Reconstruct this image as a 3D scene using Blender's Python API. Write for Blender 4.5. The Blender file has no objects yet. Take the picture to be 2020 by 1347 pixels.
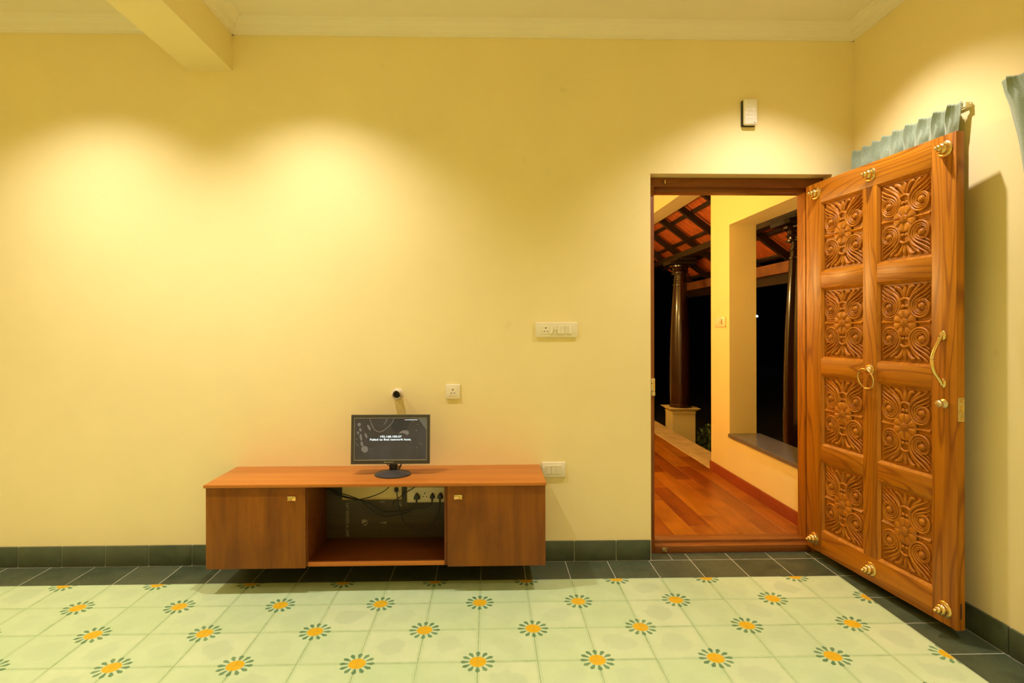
import bpy, bmesh, math, random
from mathutils import Vector, Matrix
random.seed(7)
R = math.radians
SC = bpy.context.scene
COL = SC.collection

# ------------------------------------------------------------------ camera
cd = bpy.data.cameras.new('camera')
cam = bpy.data.objects.new('camera', cd); COL.objects.link(cam)
F, CX, CY, YAW, ROLL = 1099.704, 990.467, 646.060, 0.02369, -0.00202
cd.sensor_width = 36.0; cd.sensor_fit = 'HORIZONTAL'
cd.lens = F / 2020.0 * 36.0
cd.shift_x = (1010.0 - CX) / 2020.0
cd.shift_y = (CY - 673.5) / 2020.0
cd.clip_start = 0.05; cd.clip_end = 200
cam.matrix_world = (Matrix.Translation((0.0487, -3.3073, 1.3913)) @ Matrix.Rotation(-YAW, 4, 'Z')
                    @ Matrix.Rotation(R(90), 4, 'X') @ Matrix.Rotation(ROLL, 4, 'Z'))
SC.camera = cam

# ------------------------------------------------------------------ world, exposure
w = bpy.data.worlds.new('night'); SC.world = w; w.use_nodes = True
w.node_tree.nodes['Background'].inputs[0].default_value = (0.010, 0.012, 0.018, 1)
w.node_tree.nodes['Background'].inputs[1].default_value = 0.03
SC.view_settings.view_transform = 'Standard'
SC.view_settings.look = 'None'
SC.view_settings.gamma = 1.0
SC.view_settings.use_curve_mapping = False
SC.view_settings.exposure = 0.0
SC.cycles.diffuse_bounces = 8

# ------------------------------------------------------------------ light settings (the lamps themselves are built below)
LIGHT_COL = (1.0, 0.918, 0.985)
WASH_W = 150.0          # downlights along the back wall
FILL_W = 168.0          # unseen downlights added to raise the room's ambient light
WASH = [(-2.20, -0.70), (-0.95, -0.70), (1.64, -0.62)]
FILL = [(-2.9, -4.1), (-0.7, -4.1), (1.2, -4.1), (-3.3, -2.2), (1.65, -2.6)]
WASH_CONE, FILL_CONE = 112, 108
VER_COL = (1.0, 0.63, 0.22)
VER_W = 60.0  # unseen pendants, form and height chosen to light the wall evenly
VER = [(0.62, 1.25), (0.70, 3.7)]
OUT_W = 2.5  # added lamp, out of view, for the roof underside and columns

# ------------------------------------------------------------------ materials
def nodes(name):
    m = bpy.data.materials.new(name); m.use_nodes = True
    nt = m.node_tree; b = nt.nodes['Principled BSDF']
    return m, nt, b

def N(nt, t, **kw):
    n = nt.nodes.new(t)
    for k, v in kw.items(): setattr(n, k, v)
    return n

def MATH(nt, op, a, b=None, c=None, clamp=False):
    n = N(nt, 'ShaderNodeMath', operation=op, use_clamp=clamp)
    for i, x in enumerate((a, b, c)):
        if x is None: continue
        if isinstance(x, (int, float)): n.inputs[i].default_value = x
        else: nt.links.new(x, n.inputs[i])
    return n.outputs[0]

def MIX(nt, fac, a, b):
    n = N(nt, 'ShaderNodeMix', data_type='RGBA')
    for i, x in ((0, fac), (6, a), (7, b)):
        if isinstance(x, (int, float)): n.inputs[i].default_value = x
        elif isinstance(x, tuple): n.inputs[i].default_value = (*x, 1) if len(x) == 3 else x
        else: nt.links.new(x, n.inputs[i])
    return n.outputs[2]

def RANGE(nt, v, a, b, c=0.0, d=1.0, smooth=False):
    n = N(nt, 'ShaderNodeMapRange'); n.interpolation_type = 'SMOOTHSTEP' if smooth else 'LINEAR'
    nt.links.new(v, n.inputs[0])
    for i, x in enumerate((a, b, c, d)): n.inputs[i + 1].default_value = x
    return n.outputs[0]

def objcoord(nt, scale=(1, 1, 1), jitter=0.0):
    tc = N(nt, 'ShaderNodeTexCoord'); mp = N(nt, 'ShaderNodeMapping')
    mp.inputs['Scale'].default_value = scale
    nt.links.new(tc.outputs['Object'], mp.inputs[0])
    out = mp.outputs[0]
    if jitter:
        oi = N(nt, 'ShaderNodeObjectInfo')
        ad = N(nt, 'ShaderNodeVectorMath', operation='ADD')
        k = MATH(nt, 'MULTIPLY', oi.outputs['Random'], jitter)
        nt.links.new(out, ad.inputs[0]); nt.links.new(k, ad.inputs[1]); out = ad.outputs[0]
    return out

def NOISE(nt, vec, scale, detail=4, rough=0.55, dist=0.0):
    n = N(nt, 'ShaderNodeTexNoise')
    nt.links.new(vec, n.inputs['Vector'])
    n.inputs['Scale'].default_value = scale; n.inputs['Detail'].default_value = detail
    n.inputs['Roughness'].default_value = rough; n.inputs['Distortion'].default_value = dist
    return n.outputs[0]

def BUMP(nt, b, h, strength=0.2, dist=0.01):
    n = N(nt, 'ShaderNodeBump'); n.inputs['Strength'].default_value = strength
    n.inputs['Distance'].default_value = dist
    nt.links.new(h, n.inputs['Height']); nt.links.new(n.outputs[0], b.inputs['Normal'])

def plain(name, col, rough=0.5, metal=0.0, var=0.06, scale=12, bump=0.0, spec=None, coat=0.0):
    m, nt, b = nodes(name)
    v = objcoord(nt, jitter=5)
    f = RANGE(nt, NOISE(nt, v, scale, 5), 0.3, 0.7)
    d = tuple(c * (1 - var) for c in col); l = tuple(min(1, c * (1 + var)) for c in col)
    nt.links.new(MIX(nt, f, d, l), b.inputs['Base Color'])
    b.inputs['Roughness'].default_value = rough; b.inputs['Metallic'].default_value = metal
    if spec is not None: b.inputs['Specular IOR Level'].default_value = spec
    b.inputs['Coat Weight'].default_value = coat
    if bump: BUMP(nt, b, NOISE(nt, v, scale * 8, 3), bump, 0.002)
    return m

def wood(name, dark, mid, light, axis, rough=0.4, fine=1.0, ring=0.5, jitter=9.0, coat=0.0, stain=0.0, spec=0.28, con=0.5):
    """axis: grain direction 0/1/2"""
    m, nt, b = nodes(name)
    s = [14.0 * fine] * 3; s[axis] = 0.9
    v = objcoord(nt, tuple(s), jitter)
    n1 = NOISE(nt, v, 1.0, 5, 0.6, 0.4)
    s2 = [70.0 * fine] * 3; s2[axis] = 1.6
    n2 = NOISE(nt, objcoord(nt, tuple(s2), jitter), 1.0, 3, 0.6)
    s3 = [5.5] * 3; s3[axis] = 0.60
    wv = N(nt, 'ShaderNodeTexNoise'); nt.links.new(objcoord(nt, tuple(s3), jitter), wv.inputs['Vector'])
    wv.inputs['Scale'].default_value = 1.0; wv.inputs['Detail'].default_value = 1.5
    rings = MATH(nt, 'PINGPONG', MATH(nt, 'MULTIPLY', wv.outputs[0], 24.0 * fine), 1.0)
    rings = RANGE(nt, rings, 0.0, 0.42, 1.0, 0.0, True)
    c = MIX(nt, RANGE(nt, n1, 0.32, 0.68), dark, light)
    c = MIX(nt, con, c, mid)
    c = MIX(nt, MATH(nt, 'MULTIPLY', rings, ring), c, dark)
    c = MIX(nt, MATH(nt, 'MULTIPLY', RANGE(nt, n2, 0.5, 0.75), 0.35), c, dark)
    if stain:
        ns = NOISE(nt, objcoord(nt, (1, 1, 1), jitter), 3.0, 3, 0.6)
        c = MIX(nt, MATH(nt, 'MULTIPLY', RANGE(nt, ns, 0.45, 0.7), stain), c, tuple(x * 0.45 for x in dark))
    nt.links.new(c, b.inputs['Base Color'])
    b.inputs['Roughness'].default_value = rough; b.inputs['Specular IOR Level'].default_value = spec
    b.inputs['Coat Weight'].default_value = coat; b.inputs['Coat Roughness'].default_value = 0.25
    BUMP(nt, b, n2, 0.08, 0.002)
    return m

def paint(name, col, var=0.03):
    m, nt, b = nodes(name)
    v = objcoord(nt)
    f = RANGE(nt, NOISE(nt, v, 1.6, 5, 0.6), 0.3, 0.7)
    c = MIX(nt, f, tuple(x * (1 - var) for x in col), tuple(min(1, x * (1 + var)) for x in col))
    spots = RANGE(nt, NOISE(nt, v, 9.0, 2, 0.4), 0.74, 0.80, 0.0, 0.10)
    c = MIX(nt, spots, c, (0.45, 0.33, 0.14))
    nt.links.new(c, b.inputs['Base Color'])
    b.inputs['Roughness'].default_value = 0.62; b.inputs['Specular IOR Level'].default_value = 0.25
    BUMP(nt, b, NOISE(nt, v, 30, 6, 0.65), 0.10, 0.004)
    return m

def uv2(nt):
    u = N(nt, 'ShaderNodeUVMap'); u.uv_map = 'tile'
    s = N(nt, 'ShaderNodeSeparateXYZ'); nt.links.new(u.outputs[0], s.inputs[0])
    return u.outputs[0], s.outputs[0], s.outputs[1]

def tile_light():
    m, nt, b = nodes('pale_green_flower_tile')
    uv, x, y = uv2(nt)
    oi = N(nt, 'ShaderNodeObjectInfo'); rnd = oi.outputs['Random']
    # the two flower corners (-,-) and (+,+)
    sg = MATH(nt, 'MULTIPLY', MATH(nt, 'SIGN', MATH(nt, 'ADD', x, y)), -1.0)
    dx = MATH(nt, 'ADD', MATH(nt, 'MULTIPLY', x, sg), 0.125)
    dy = MATH(nt, 'ADD', MATH(nt, 'MULTIPLY', y, sg), 0.125)
    r = MATH(nt, 'SQRT', MATH(nt, 'ADD', MATH(nt, 'MULTIPLY', dx, dx), MATH(nt, 'MULTIPLY', dy, dy)))
    th = MATH(nt, 'ARCTAN2', dy, dx)
    st = R(30)
    k = MATH(nt, 'DIVIDE', th, st)
    fr = MATH(nt, 'ABSOLUTE', MATH(nt, 'SUBTRACT', k, MATH(nt, 'ROUND', k)))
    wv = MATH(nt, 'MULTIPLY', MATH(nt, 'MULTIPLY', fr, st), r)
    t = RANGE(nt, r, 0.0385, 0.0745)
    h1 = MATH(nt, 'ADD', MATH(nt, 'MULTIPLY', t, 0.0095), 0.0036)
    h2 = MATH(nt, 'MULTIPLY', MATH(nt, 'SUBTRACT', 1.0, t), 0.034)
    hw = MATH(nt, 'MINIMUM', h1, h2)
    pet = RANGE(nt, MATH(nt, 'SUBTRACT', hw, wv), -0.0006, 0.0008, 0, 1)
    pet = MATH(nt, 'MULTIPLY', pet, RANGE(nt, r, 0.0372, 0.0385))
    pet = MATH(nt, 'MULTIPLY', pet, RANGE(nt, r, 0.0745, 0.0735))
    disc = RANGE(nt, r, 0.0358, 0.0348)
    # base colour: pale green with cloudy centre and hand-poured edges
    of = N(nt, 'ShaderNodeVectorMath', operation='ADD'); nt.links.new(uv, of.inputs[0])
    nt.links.new(MATH(nt, 'MULTIPLY', rnd, 37.0), of.inputs[1]); v = of.outputs[0]
    n1 = NOISE(nt, v, 9.0, 4, 0.55)
    n2 = NOISE(nt, v, 26.0, 4, 0.6)
    e = MATH(nt, 'MAXIMUM', MATH(nt, 'ABSOLUTE', x), MATH(nt, 'ABSOLUTE', y))
    rr = MATH(nt, 'SQRT', MATH(nt, 'ADD', MATH(nt, 'MULTIPLY', x, x), MATH(nt, 'MULTIPLY', y, y)))
    base = MIX(nt, RANGE(nt, n1, 0.3, 0.7), (0.46, 0.575, 0.27), (0.55, 0.65, 0.33))
    tint = MIX(nt, rnd, (0.42, 0.56, 0.25), (0.59, 0.64, 0.34))
    base = MIX(nt, 0.40, base, tint)
    blob = RANGE(nt, MATH(nt, 'ADD', rr, MATH(nt, 'MULTIPLY', MATH(nt, 'SUBTRACT', n1, 0.5), 0.12)), 0.074, 0.056)
    base = MIX(nt, MATH(nt, 'MULTIPLY', blob, MATH(nt, 'MULTIPLY_ADD', rnd, 0.40, 0.10)), base, (0.40, 0.49, 0.26))
    ne = MATH(nt, 'ADD', e, MATH(nt, 'MULTIPLY', MATH(nt, 'SUBTRACT', n2, 0.5), 0.010))
    ln = MATH(nt, 'SUBTRACT', RANGE(nt, ne, 0.1135, 0.1155), RANGE(nt, ne, 0.1165, 0.119))
    ed = RANGE(nt, ne, 0.119, 0.1245)
    side = RANGE(nt, MATH(nt, 'ADD', x, MATH(nt, 'MULTIPLY', rnd, 0.2)), 0.10, 0.16)
    gfac = MATH(nt, 'ADD', MATH(nt, 'MULTIPLY', ln, 0.30), MATH(nt, 'MULTIPLY', ed, MATH(nt, 'MULTIPLY_ADD', side, 0.4, 0.40)))
    base = MIX(nt, gfac, base, (0.24, 0.36, 0.12))
    c = MIX(nt, MATH(nt, 'MULTIPLY', pet, MATH(nt, 'MULTIPLY_ADD', n1, 0.3, 0.76)), base, MIX(nt, rnd, (0.065, 0.165, 0.055), (0.125, 0.255, 0.09)))
    c = MIX(nt, disc, c, MIX(nt, n1, (0.60, 0.34, 0.003), (0.70, 0.42, 0.008)))
    nt.links.new(c, b.inputs['Base Color'])
    b.inputs['Roughness'].default_value = 0.42
    nt.links.new(RANGE(nt, n2, 0.2, 0.8, 0.34, 0.52), b.inputs['Roughness'])
    BUMP(nt, b, n2, 0.05, 0.003)
    return m

def tile_dark():
    m, nt, b = nodes('dark_green_cement_tile')
    uv, x, y = uv2(nt)
    oi = N(nt, 'ShaderNodeObjectInfo'); rnd = oi.outputs['Random']
    of = N(nt, 'ShaderNodeVectorMath', operation='ADD'); nt.links.new(uv, of.inputs[0])
    nt.links.new(MATH(nt, 'MULTIPLY', rnd, 37.0), of.inputs[1]); v = of.outputs[0]
    n1 = NOISE(nt, v, 10.0, 5, 0.6)
    n2 = NOISE(nt, v, 60.0, 3, 0.6)
    c = MIX(nt, RANGE(nt, n1, 0.3, 0.7), (0.030, 0.043, 0.018), (0.070, 0.088, 0.038))
    c = MIX(nt, MATH(nt, 'MULTIPLY', rnd, 0.45), c, (0.115, 0.130, 0.062))
    nt.links.new(c, b.inputs['Base Color'])
    nt.links.new(RANGE(nt, n2, 0.2, 0.8, 0.33, 0.5), b.inputs['Roughness'])
    BUMP(nt, b, n2, 0.05, 0.002)
    return m

def emis(name, col, strength):
    m, nt, b = nodes(name)
    b.inputs['Base Color'].default_value = (*col, 1)
    b.inputs['Emission Color'].default_value = (*col, 1)
    b.inputs['Emission Strength'].default_value = strength
    return m

def fabric():
    m, nt, b = nodes('sage_green_curtain_fabric')
    v = objcoord(nt)
    wv = objcoord(nt, (90, 90, 420))
    n = NOISE(nt, wv, 1.0, 2, 0.6)
    c = MIX(nt, n, (0.155, 0.21, 0.115), (0.36, 0.41, 0.25))
    nt.links.new(c, b.inputs['Base Color'])
    b.inputs['Roughness'].default_value = 0.75
    b.inputs['Sheen Weight'].default_value = 0.3
    BUMP(nt, b, n, 0.25, 0.002)
    return m

M = {}
M['wall'] = paint('cream_yellow_wall_paint', (0.85, 0.715, 0.335))
M['ceil'] = paint('off_white_ceiling_paint', (0.84, 0.77, 0.57), 0.015)
M['beam'] = paint('cream_beam_paint', (0.84, 0.72, 0.35))
M['grout'] = plain('pale_grout', (0.55, 0.53, 0.36), 0.8, var=0.15, scale=30)
M['tile'] = tile_light(); M['dark'] = tile_dark()
TK = ((0.20, 0.055, 0.002), (0.43, 0.145, 0.003), (0.55, 0.210, 0.005))
for i, a in enumerate('xyz'):
    M['teak_' + a] = wood('golden_teak_' + a, *TK, i, 0.40, 1.3, 0.75, coat=0.04, con=0.4)
M['carve'] = wood('carved_teak', (0.24, 0.068, 0.002), (0.43, 0.146, 0.004), (0.53, 0.200, 0.007), 2, 0.42, 1.0, 0.35, coat=0.0)
for i, a in enumerate('xyz'):
    M['frame_' + a] = wood('brown_teak_' + a, (0.13, 0.036, 0.006), (0.26, 0.085, 0.010), (0.34, 0.12, 0.014), i, 0.42, 1.0, 0.4)
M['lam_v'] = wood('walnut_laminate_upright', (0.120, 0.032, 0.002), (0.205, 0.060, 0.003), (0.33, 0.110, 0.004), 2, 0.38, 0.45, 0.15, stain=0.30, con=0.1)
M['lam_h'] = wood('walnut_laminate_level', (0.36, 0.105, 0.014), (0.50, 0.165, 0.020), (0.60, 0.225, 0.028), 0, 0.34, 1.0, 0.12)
M['lam_shade'] = wood('walnut_laminate_shaded', (0.11, 0.026, 0.004), (0.17, 0.045, 0.006), (0.22, 0.065, 0.01), 0, 0.4, 1.0, 0.1)  # bay laminate darkened, the interior's shade put into its colour
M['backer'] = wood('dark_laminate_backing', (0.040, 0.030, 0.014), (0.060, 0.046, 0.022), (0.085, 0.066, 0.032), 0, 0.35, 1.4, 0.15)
M['print'] = plain('grey_print', (0.30, 0.27, 0.20), 0.6)
M['brass'] = plain('polished_brass', (0.78, 0.55, 0.19), 0.24, 1.0, 0.10, 30)
M['brass_dull'] = plain('worn_brass', (0.70, 0.55, 0.28), 0.38, 1.0, 0.15, 40)
M['plastic'] = plain('ivory_white_plastic', (0.80, 0.72, 0.47), 0.35, var=0.02)
M['white'] = plain('white_plastic', (0.84, 0.77, 0.58), 0.35, var=0.02)
M['pin'] = plain('dark_socket_hole', (0.02, 0.015, 0.01), 0.6)
M['black'] = plain('black_plastic', (0.020, 0.018, 0.015), 0.38, var=0.15)
M['bezel'] = plain('matte_black_bezel', (0.045, 0.040, 0.030), 0.45, var=0.12, scale=40)
M['cable'] = plain('black_cable_sheath', (0.012, 0.010, 0.009), 0.4)
M['silver'] = plain('silver_edge', (0.45, 0.42, 0.38), 0.3, 0.8)
M['fabric'] = fabric()
M['tex_white'] = plain('pipe_grey', (0.55, 0.47, 0.30), 0.6, var=0.3, scale=60)
M['plaster'] = plain('rough_plaster', (0.78, 0.66, 0.42), 0.85, var=0.2, scale=90)
M['granite'] = plain('dark_granite', (0.15, 0.13, 0.105), 0.22, var=0.25, scale=200)
M['stone'] = plain('sandy_ledge_stone', (0.50, 0.37, 0.19), 0.7, var=0.22, scale=7, bump=0.3)
M['column'] = plain('dark_polished_wood', (0.030, 0.010, 0.005), 0.2, var=0.3, scale=8, coat=0.5)
M['rafter'] = plain('dark_stained_rafter', (0.022, 0.010, 0.004), 0.5, var=0.3, scale=10)
M['eave'] = plain('brown_eave_timber', (0.26, 0.10, 0.035), 0.5, var=0.35, scale=6)
M['clay'] = plain('terracotta_roof_tile', (0.50, 0.115, 0.022), 0.6, var=0.22, scale=9, bump=0.3)
M['earth'] = plain('dark_earth', (0.030, 0.024, 0.015), 0.9, var=0.4, scale=5)
M['leafy'] = plain('garden_leaf', (0.10, 0.17, 0.05), 0.5, var=0.4, scale=40)
for i, (d, md, l) in enumerate((((0.23, 0.056, 0.004), (0.36, 0.100, 0.005), (0.44, 0.140, 0.007)),
                                ((0.17, 0.034, 0.003), (0.27, 0.062, 0.004), (0.34, 0.095, 0.005)),
                                ((0.28, 0.080, 0.004), (0.41, 0.135, 0.006), (0.49, 0.18, 0.008)))):
    M['plank%d' % i] = wood('verandah_plank_%d' % i, d, md, l, 1, 0.34, 0.8, 0.3, coat=0.1, stain=0.4, con=0.25)
M['skirt'] = wood('red_wood_skirting', (0.22, 0.035, 0.010), (0.32, 0.060, 0.014), (0.40, 0.09, 0.018), 1, 0.4, 1.0, 0.2)
M['lens'] = emis('lamp_lens', (1.0, 0.86, 0.6), 14.0)

# ------------------------------------------------------------------ mesh helpers
class MB:
    def __init__(s): s.v = []; s.f = []
    def box(s, x0, x1, y0, y1, z0, z1):
        b = len(s.v)
        s.v += [(x0, y0, z0), (x1, y0, z0), (x1, y1, z0), (x0, y1, z0), (x0, y0, z1), (x1, y0, z1), (x1, y1, z1), (x0, y1, z1)]
        s.f += [tuple(b + i for i in q) for q in ((0, 3, 2, 1), (4, 5, 6, 7), (0, 1, 5, 4), (1, 2, 6, 5), (2, 3, 7, 6), (3, 0, 4, 7))]
        return s
    def prism(s, poly, a0, a1, fn):
        """poly 2D (counter clockwise), extruded from a0 to a1; fn(p, a) -> xyz"""
        b = len(s.v); n = len(poly)
        s.v += [fn(p, a0) for p in poly] + [fn(p, a1) for p in poly]
        s.f.append(tuple(b + i for i in range(n))[::-1]); s.f.append(tuple(b + n + i for i in range(n)))
        for i in range(n):
            j = (i + 1) % n
            s.f.append((b + i, b + j, b + n + j, b + n + i))
        return s
    def lathe(s, prof, n, fn, cap=True, rmod=None):
        """prof [(r, h)], fn(x, y, h) -> xyz"""
        b = len(s.v)
        for r, h in prof:
            for k in range(n):
                a = 2 * math.pi * k / n
                q = r * (rmod(a, r, h) if rmod else 1.0)
                s.v.append(fn(q * math.cos(a), q * math.sin(a), h))
        for i in range(len(prof) - 1):
            for k in range(n):
                j = (k + 1) % n
                s.f.append((b + i * n + k, b + i * n + j, b + (i + 1) * n + j, b + (i + 1) * n + k))
        if cap:
            s.f.append(tuple(b + k for k in range(n))[::-1])
            s.f.append(tuple(b + (len(prof) - 1) * n + k for k in range(n)))
        return s
    def tube(s, pts, rad, n=8, sub=0, closed=False):
        pts = [Vector(p) for p in pts]
        if sub: pts = spline(pts, sub, closed)
        m = len(pts); b = len(s.v)
        rad = [rad] * m if isinstance(rad, (int, float)) else [interp(rad, i / (m - 1)) for i in range(m)]
        up = Vector((0.13, 0.21, 0.97)).normalized(); prev = None
        for i, p in enumerate(pts):
            if closed: t = pts[(i + 1) % m] - pts[i - 1]
            else: t = pts[min(i + 1, m - 1)] - pts[max(i - 1, 0)]
            t.normalize()
            if prev is None: u = (up - t * up.dot(t)).normalized()
            else: u = (prev - t * prev.dot(t)).normalized()
            prev = u; w_ = t.cross(u)
            for k in range(n):
                a = 2 * math.pi * k / n
                s.v.append(tuple(p + (u * math.cos(a) + w_ * math.sin(a)) * rad[i]))
        L = m if closed else m - 1
        for i in range(L):
            i2 = (i + 1) % m
            for k in range(n):
                j = (k + 1) % n
                s.f.append((b + i * n + k, b + i * n + j, b + i2 * n + j, b + i2 * n + k))
        if not closed:
            s.f.append(tuple(b + k for k in range(n))[::-1]); s.f.append(tuple(b + (m - 1) * n + k for k in range(n)))
        return s
    def ribbon(s, path, hw, base, hgt, n=8):
        """half round carved strand; path 2D in (u, v); output (u, -h, v)"""
        m = len(path); b = len(s.v)
        for i, p in enumerate(path):
            q0 = path[max(i - 1, 0)]; q1 = path[min(i + 1, m - 1)]
            t = Vector((q1[0] - q0[0], q1[1] - q0[1])); t.normalize(); nn = Vector((-t.y, t.x))
            k = i / (m - 1); w_ = interp(hw, k); hh = interp(hgt, k) if not isinstance(hgt, (int, float)) else hgt * min(1.0, w_ / max(hw[len(hw) // 2][1] if isinstance(hw[0], tuple) else max(hw), 1e-6))
            for j in range(n):
                a = math.pi * j / (n - 1)
                o = math.cos(a) * w_; h = base * (1 if 0 < j < n - 1 else 0) + hh * math.sin(a)
                s.v.append((p[0] + nn.x * o, -h, p[1] + nn.y * o))
        for i in range(m - 1):
            for j in range(n - 1):
                s.f.append((b + i * n + j, b + i * n + j + 1, b + (i + 1) * n + j + 1, b + (i + 1) * n + j))
        s.f.append(tuple(b + j for j in range(n))[::-1]); s.f.append(tuple(b + (m - 1) * n + j for j in range(n)))
        return s
    def grid(s, nu, nv, fn):
        b = len(s.v)
        for i in range(nu):
            for j in range(nv): s.v.append(fn(i / (nu - 1), j / (nv - 1)))
        for i in range(nu - 1):
            for j in range(nv - 1):
                s.f.append((b + i * nv + j, b + (i + 1) * nv + j, b + (i + 1) * nv + j + 1, b + i * nv + j + 1))
        return s
    def mesh(s, name, mat, bevel=0.0, smooth=None, seg=2):
        me = bpy.data.meshes.new(name)
        me.from_pydata([tuple(v) for v in s.v], [], s.f)
        bm = bmesh.new(); bm.from_mesh(me)
        bmesh.ops.recalc_face_normals(bm, faces=bm.faces)
        if bevel:
            ed = [e for e in bm.edges if len(e.link_faces) == 2 and e.calc_face_angle(0) > 0.6]
            bmesh.ops.bevel(bm, geom=ed, offset=bevel, segments=seg, affect='EDGES', profile=0.5)
        bm.to_mesh(me); bm.free()
        if mat: me.materials.append(mat)
        if smooth is not None:
            me.shade_smooth(); me.set_sharp_from_angle(angle=R(smooth))
        return me
    def build(s, name, mat, parent=None, loc=(0, 0, 0), bevel=0.0, smooth=None, seg=2):
        return put(name, s.mesh(name, mat, bevel, smooth, seg), parent, loc)

def put(name, me, parent=None, loc=(0, 0, 0), rot=(0, 0, 0), scale=None):
    o = bpy.data.objects.new(name, me); COL.objects.link(o)
    o.parent = parent; o.location = loc; o.rotation_euler = rot
    if scale: o.scale = scale
    return o

def interp(tab, k):
    if isinstance(tab, (int, float)): return tab
    if not isinstance(tab[0], tuple):
        n = len(tab) - 1; tab = [(i / n, t) for i, t in enumerate(tab)]
    for (a, x), (b, y) in zip(tab, tab[1:]):
        if k <= b: return x + (y - x) * (k - a) / max(b - a, 1e-9)
    return tab[-1][1]

def spline(pts, sub, closed=False):
    pts = [Vector(p) for p in pts]; out = []; n = len(pts)
    rng = n if closed else n - 1
    for i in range(rng):
        if closed: p0, p1, p2, p3 = pts[i - 1], pts[i], pts[(i + 1) % n], pts[(i + 2) % n]
        else:
            p1, p2 = pts[i], pts[i + 1]
            p0 = pts[i - 1] if i else p1 * 2 - p2
            p3 = pts[i + 2] if i + 2 < n else p2 * 2 - p1
        for k in range(sub):
            t = k / sub
            out.append(0.5 * ((2 * p1) + (p2 - p0) * t + (2 * p0 - 5 * p1 + 4 * p2 - p3) * t * t + (3 * p1 - p0 - 3 * p2 + p3) * t ** 3))
    if not closed: out.append(pts[-1])
    return out

def tag(o, label, cat, group=None):
    o['label'] = label; o['category'] = cat
    if group: o['group'] = group
    return o
def thing(name, label, cat, loc=(0, 0, 0), rot=(0, 0, 0), group=None):
    o = put(name, None, None, loc, rot); o.empty_display_size = 0.1
    return tag(o, label, cat, group)
def struct(o): o['kind'] = 'structure'; return o
def text(name, body, size, mat, parent, loc, rot=(0, 0, 0), sx=1.0, bold=0.0, align='CENTER', depth=0.0):
    cu = bpy.data.curves.new(name + '_curve', 'FONT'); cu.body = body; cu.size = size
    cu.align_x = align; cu.align_y = 'CENTER'; cu.offset = bold; cu.extrude = depth
    tmp = bpy.data.objects.new(name + '_tmp', cu); COL.objects.link(tmp)
    dg = bpy.context.evaluated_depsgraph_get(); dg.update()
    me = bpy.data.meshes.new_from_object(tmp.evaluated_get(dg)); me.name = name
    bpy.data.objects.remove(tmp); bpy.data.curves.remove(cu)
    me.materials.clear(); me.materials.append(mat)
    for v in me.vertices: v.co.x *= sx
    return put(name, me, parent, loc, rot)

FN = lambda x, y, h: (x, -h, y)          # lathe axis towards the viewer (-y)
UPZ = lambda x, y, h: (x, y, h)

# ------------------------------------------------------------------ room shell
WY = 0.012                    # face of the back wall; skirting face is y = 0
XR, XL, YF, ZC = 2.255, -3.9, -4.7, 3.195
OX0, OX1, OZ = 1.018, 2.124, 2.313      # plaster opening of the doorway
ZV = 0.05                     # verandah floor level
T = 0.25; Y0 = -0.2336; ROWS = 7; X0I = -14

mb = MB()
mb.box(XL - .2, OX0, WY, 0.25, -0.05, ZC); mb.box(OX1, XR + .2, WY, 0.25, -0.05, ZC); mb.box(OX0, OX1, WY, 0.25, OZ, ZC)
struct(mb.build('wall_back', M['wall']))
struct(MB().box(XR, XR + .2, YF, WY, -0.05, ZC).build('wall_right', M['wall']))
struct(MB().box(XL - .2, XL, YF, WY, -0.05, ZC).build('wall_left', M['wall']))
struct(MB().box(XL - .2, XR + .2, YF - .2, YF, -0.05, ZC).build('wall_front', M['wall']))
ceiling = struct(MB().box(XL - .2, XR + .2, YF - .2, 0.25, ZC, ZC + .15).build('ceiling', M['ceil']))
MB().box(-1.716, -1.457, YF, WY, 2.905, ZC).build('ceiling_beam', M['beam'], ceiling)

PROF = [(0, 3.115), (0.010, 3.115), (0.012, 3.130), (0.024, 3.136), (0.030, 3.146), (0.036, 3.162), (0.050, 3.172),
        (0.056, 3.180), (0.070, 3.184), (0.078, 3.188), (0.080, ZC), (0, ZC)]
def cornice(name, fn, a0, a1):
    return struct(MB().prism(PROF, a0, a1, fn).build(name, M['ceil']))
cornice('trim_1', lambda p, a: (a, WY - p[0], p[1]), -1.457, XR)
cornice('trim_2', lambda p, a: (a, WY - p[0], p[1]), XL, -1.716)
cornice('trim_3', lambda p, a: (XR - p[0], a, p[1]), YF, WY)
cornice('trim_4', lambda p, a: (-1.457 + p[0], a, p[1]), YF, WY)
cornice('trim_5', lambda p, a: (-1.716 - p[0], a, p[1]), YF, WY)
cornice('trim_6', lambda p, a: (XL + p[0], a, p[1]), YF, WY)

# floor: mortar bed carrying each tile
mb = MB().box(XL - .2, XR + .2, YF - .2, 0.10, -0.06, -0.0012)
floor = struct(mb.build('floor', M['grout']))
def tile_mesh(name, mat, sx, sy, gap, h=0.010, bev=0.0012):
    hx, hy = sx / 2 - gap / 2, sy / 2 - gap / 2
    v = []
    for (dx, z) in ((bev, 0.0), (0.0, -bev * 0.9), (0.0, -h)):
        v += [(-hx + dx, -hy + dx, z), (hx - dx, -hy + dx, z), (hx - dx, hy - dx, z), (-hx + dx, hy - dx, z)]
    f = [(0, 1, 2, 3)]
    for k in (0, 4):
        for i in range(4):
            j = (i + 1) % 4; f.append((k + i, k + 4 + i, k + 4 + j, k + j))
    me = bpy.data.meshes.new(name); me.from_pydata(v, [], f)
    uv = me.uv_layers.new(name='tile')
    for l in me.loops: uv.data[l.index].uv = me.vertices[l.vertex_index].co.xy
    me.materials.append(mat); return me
tm = tile_mesh('flower_tile', M['tile'], T, T, 0.0004, bev=0.0008)
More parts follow.
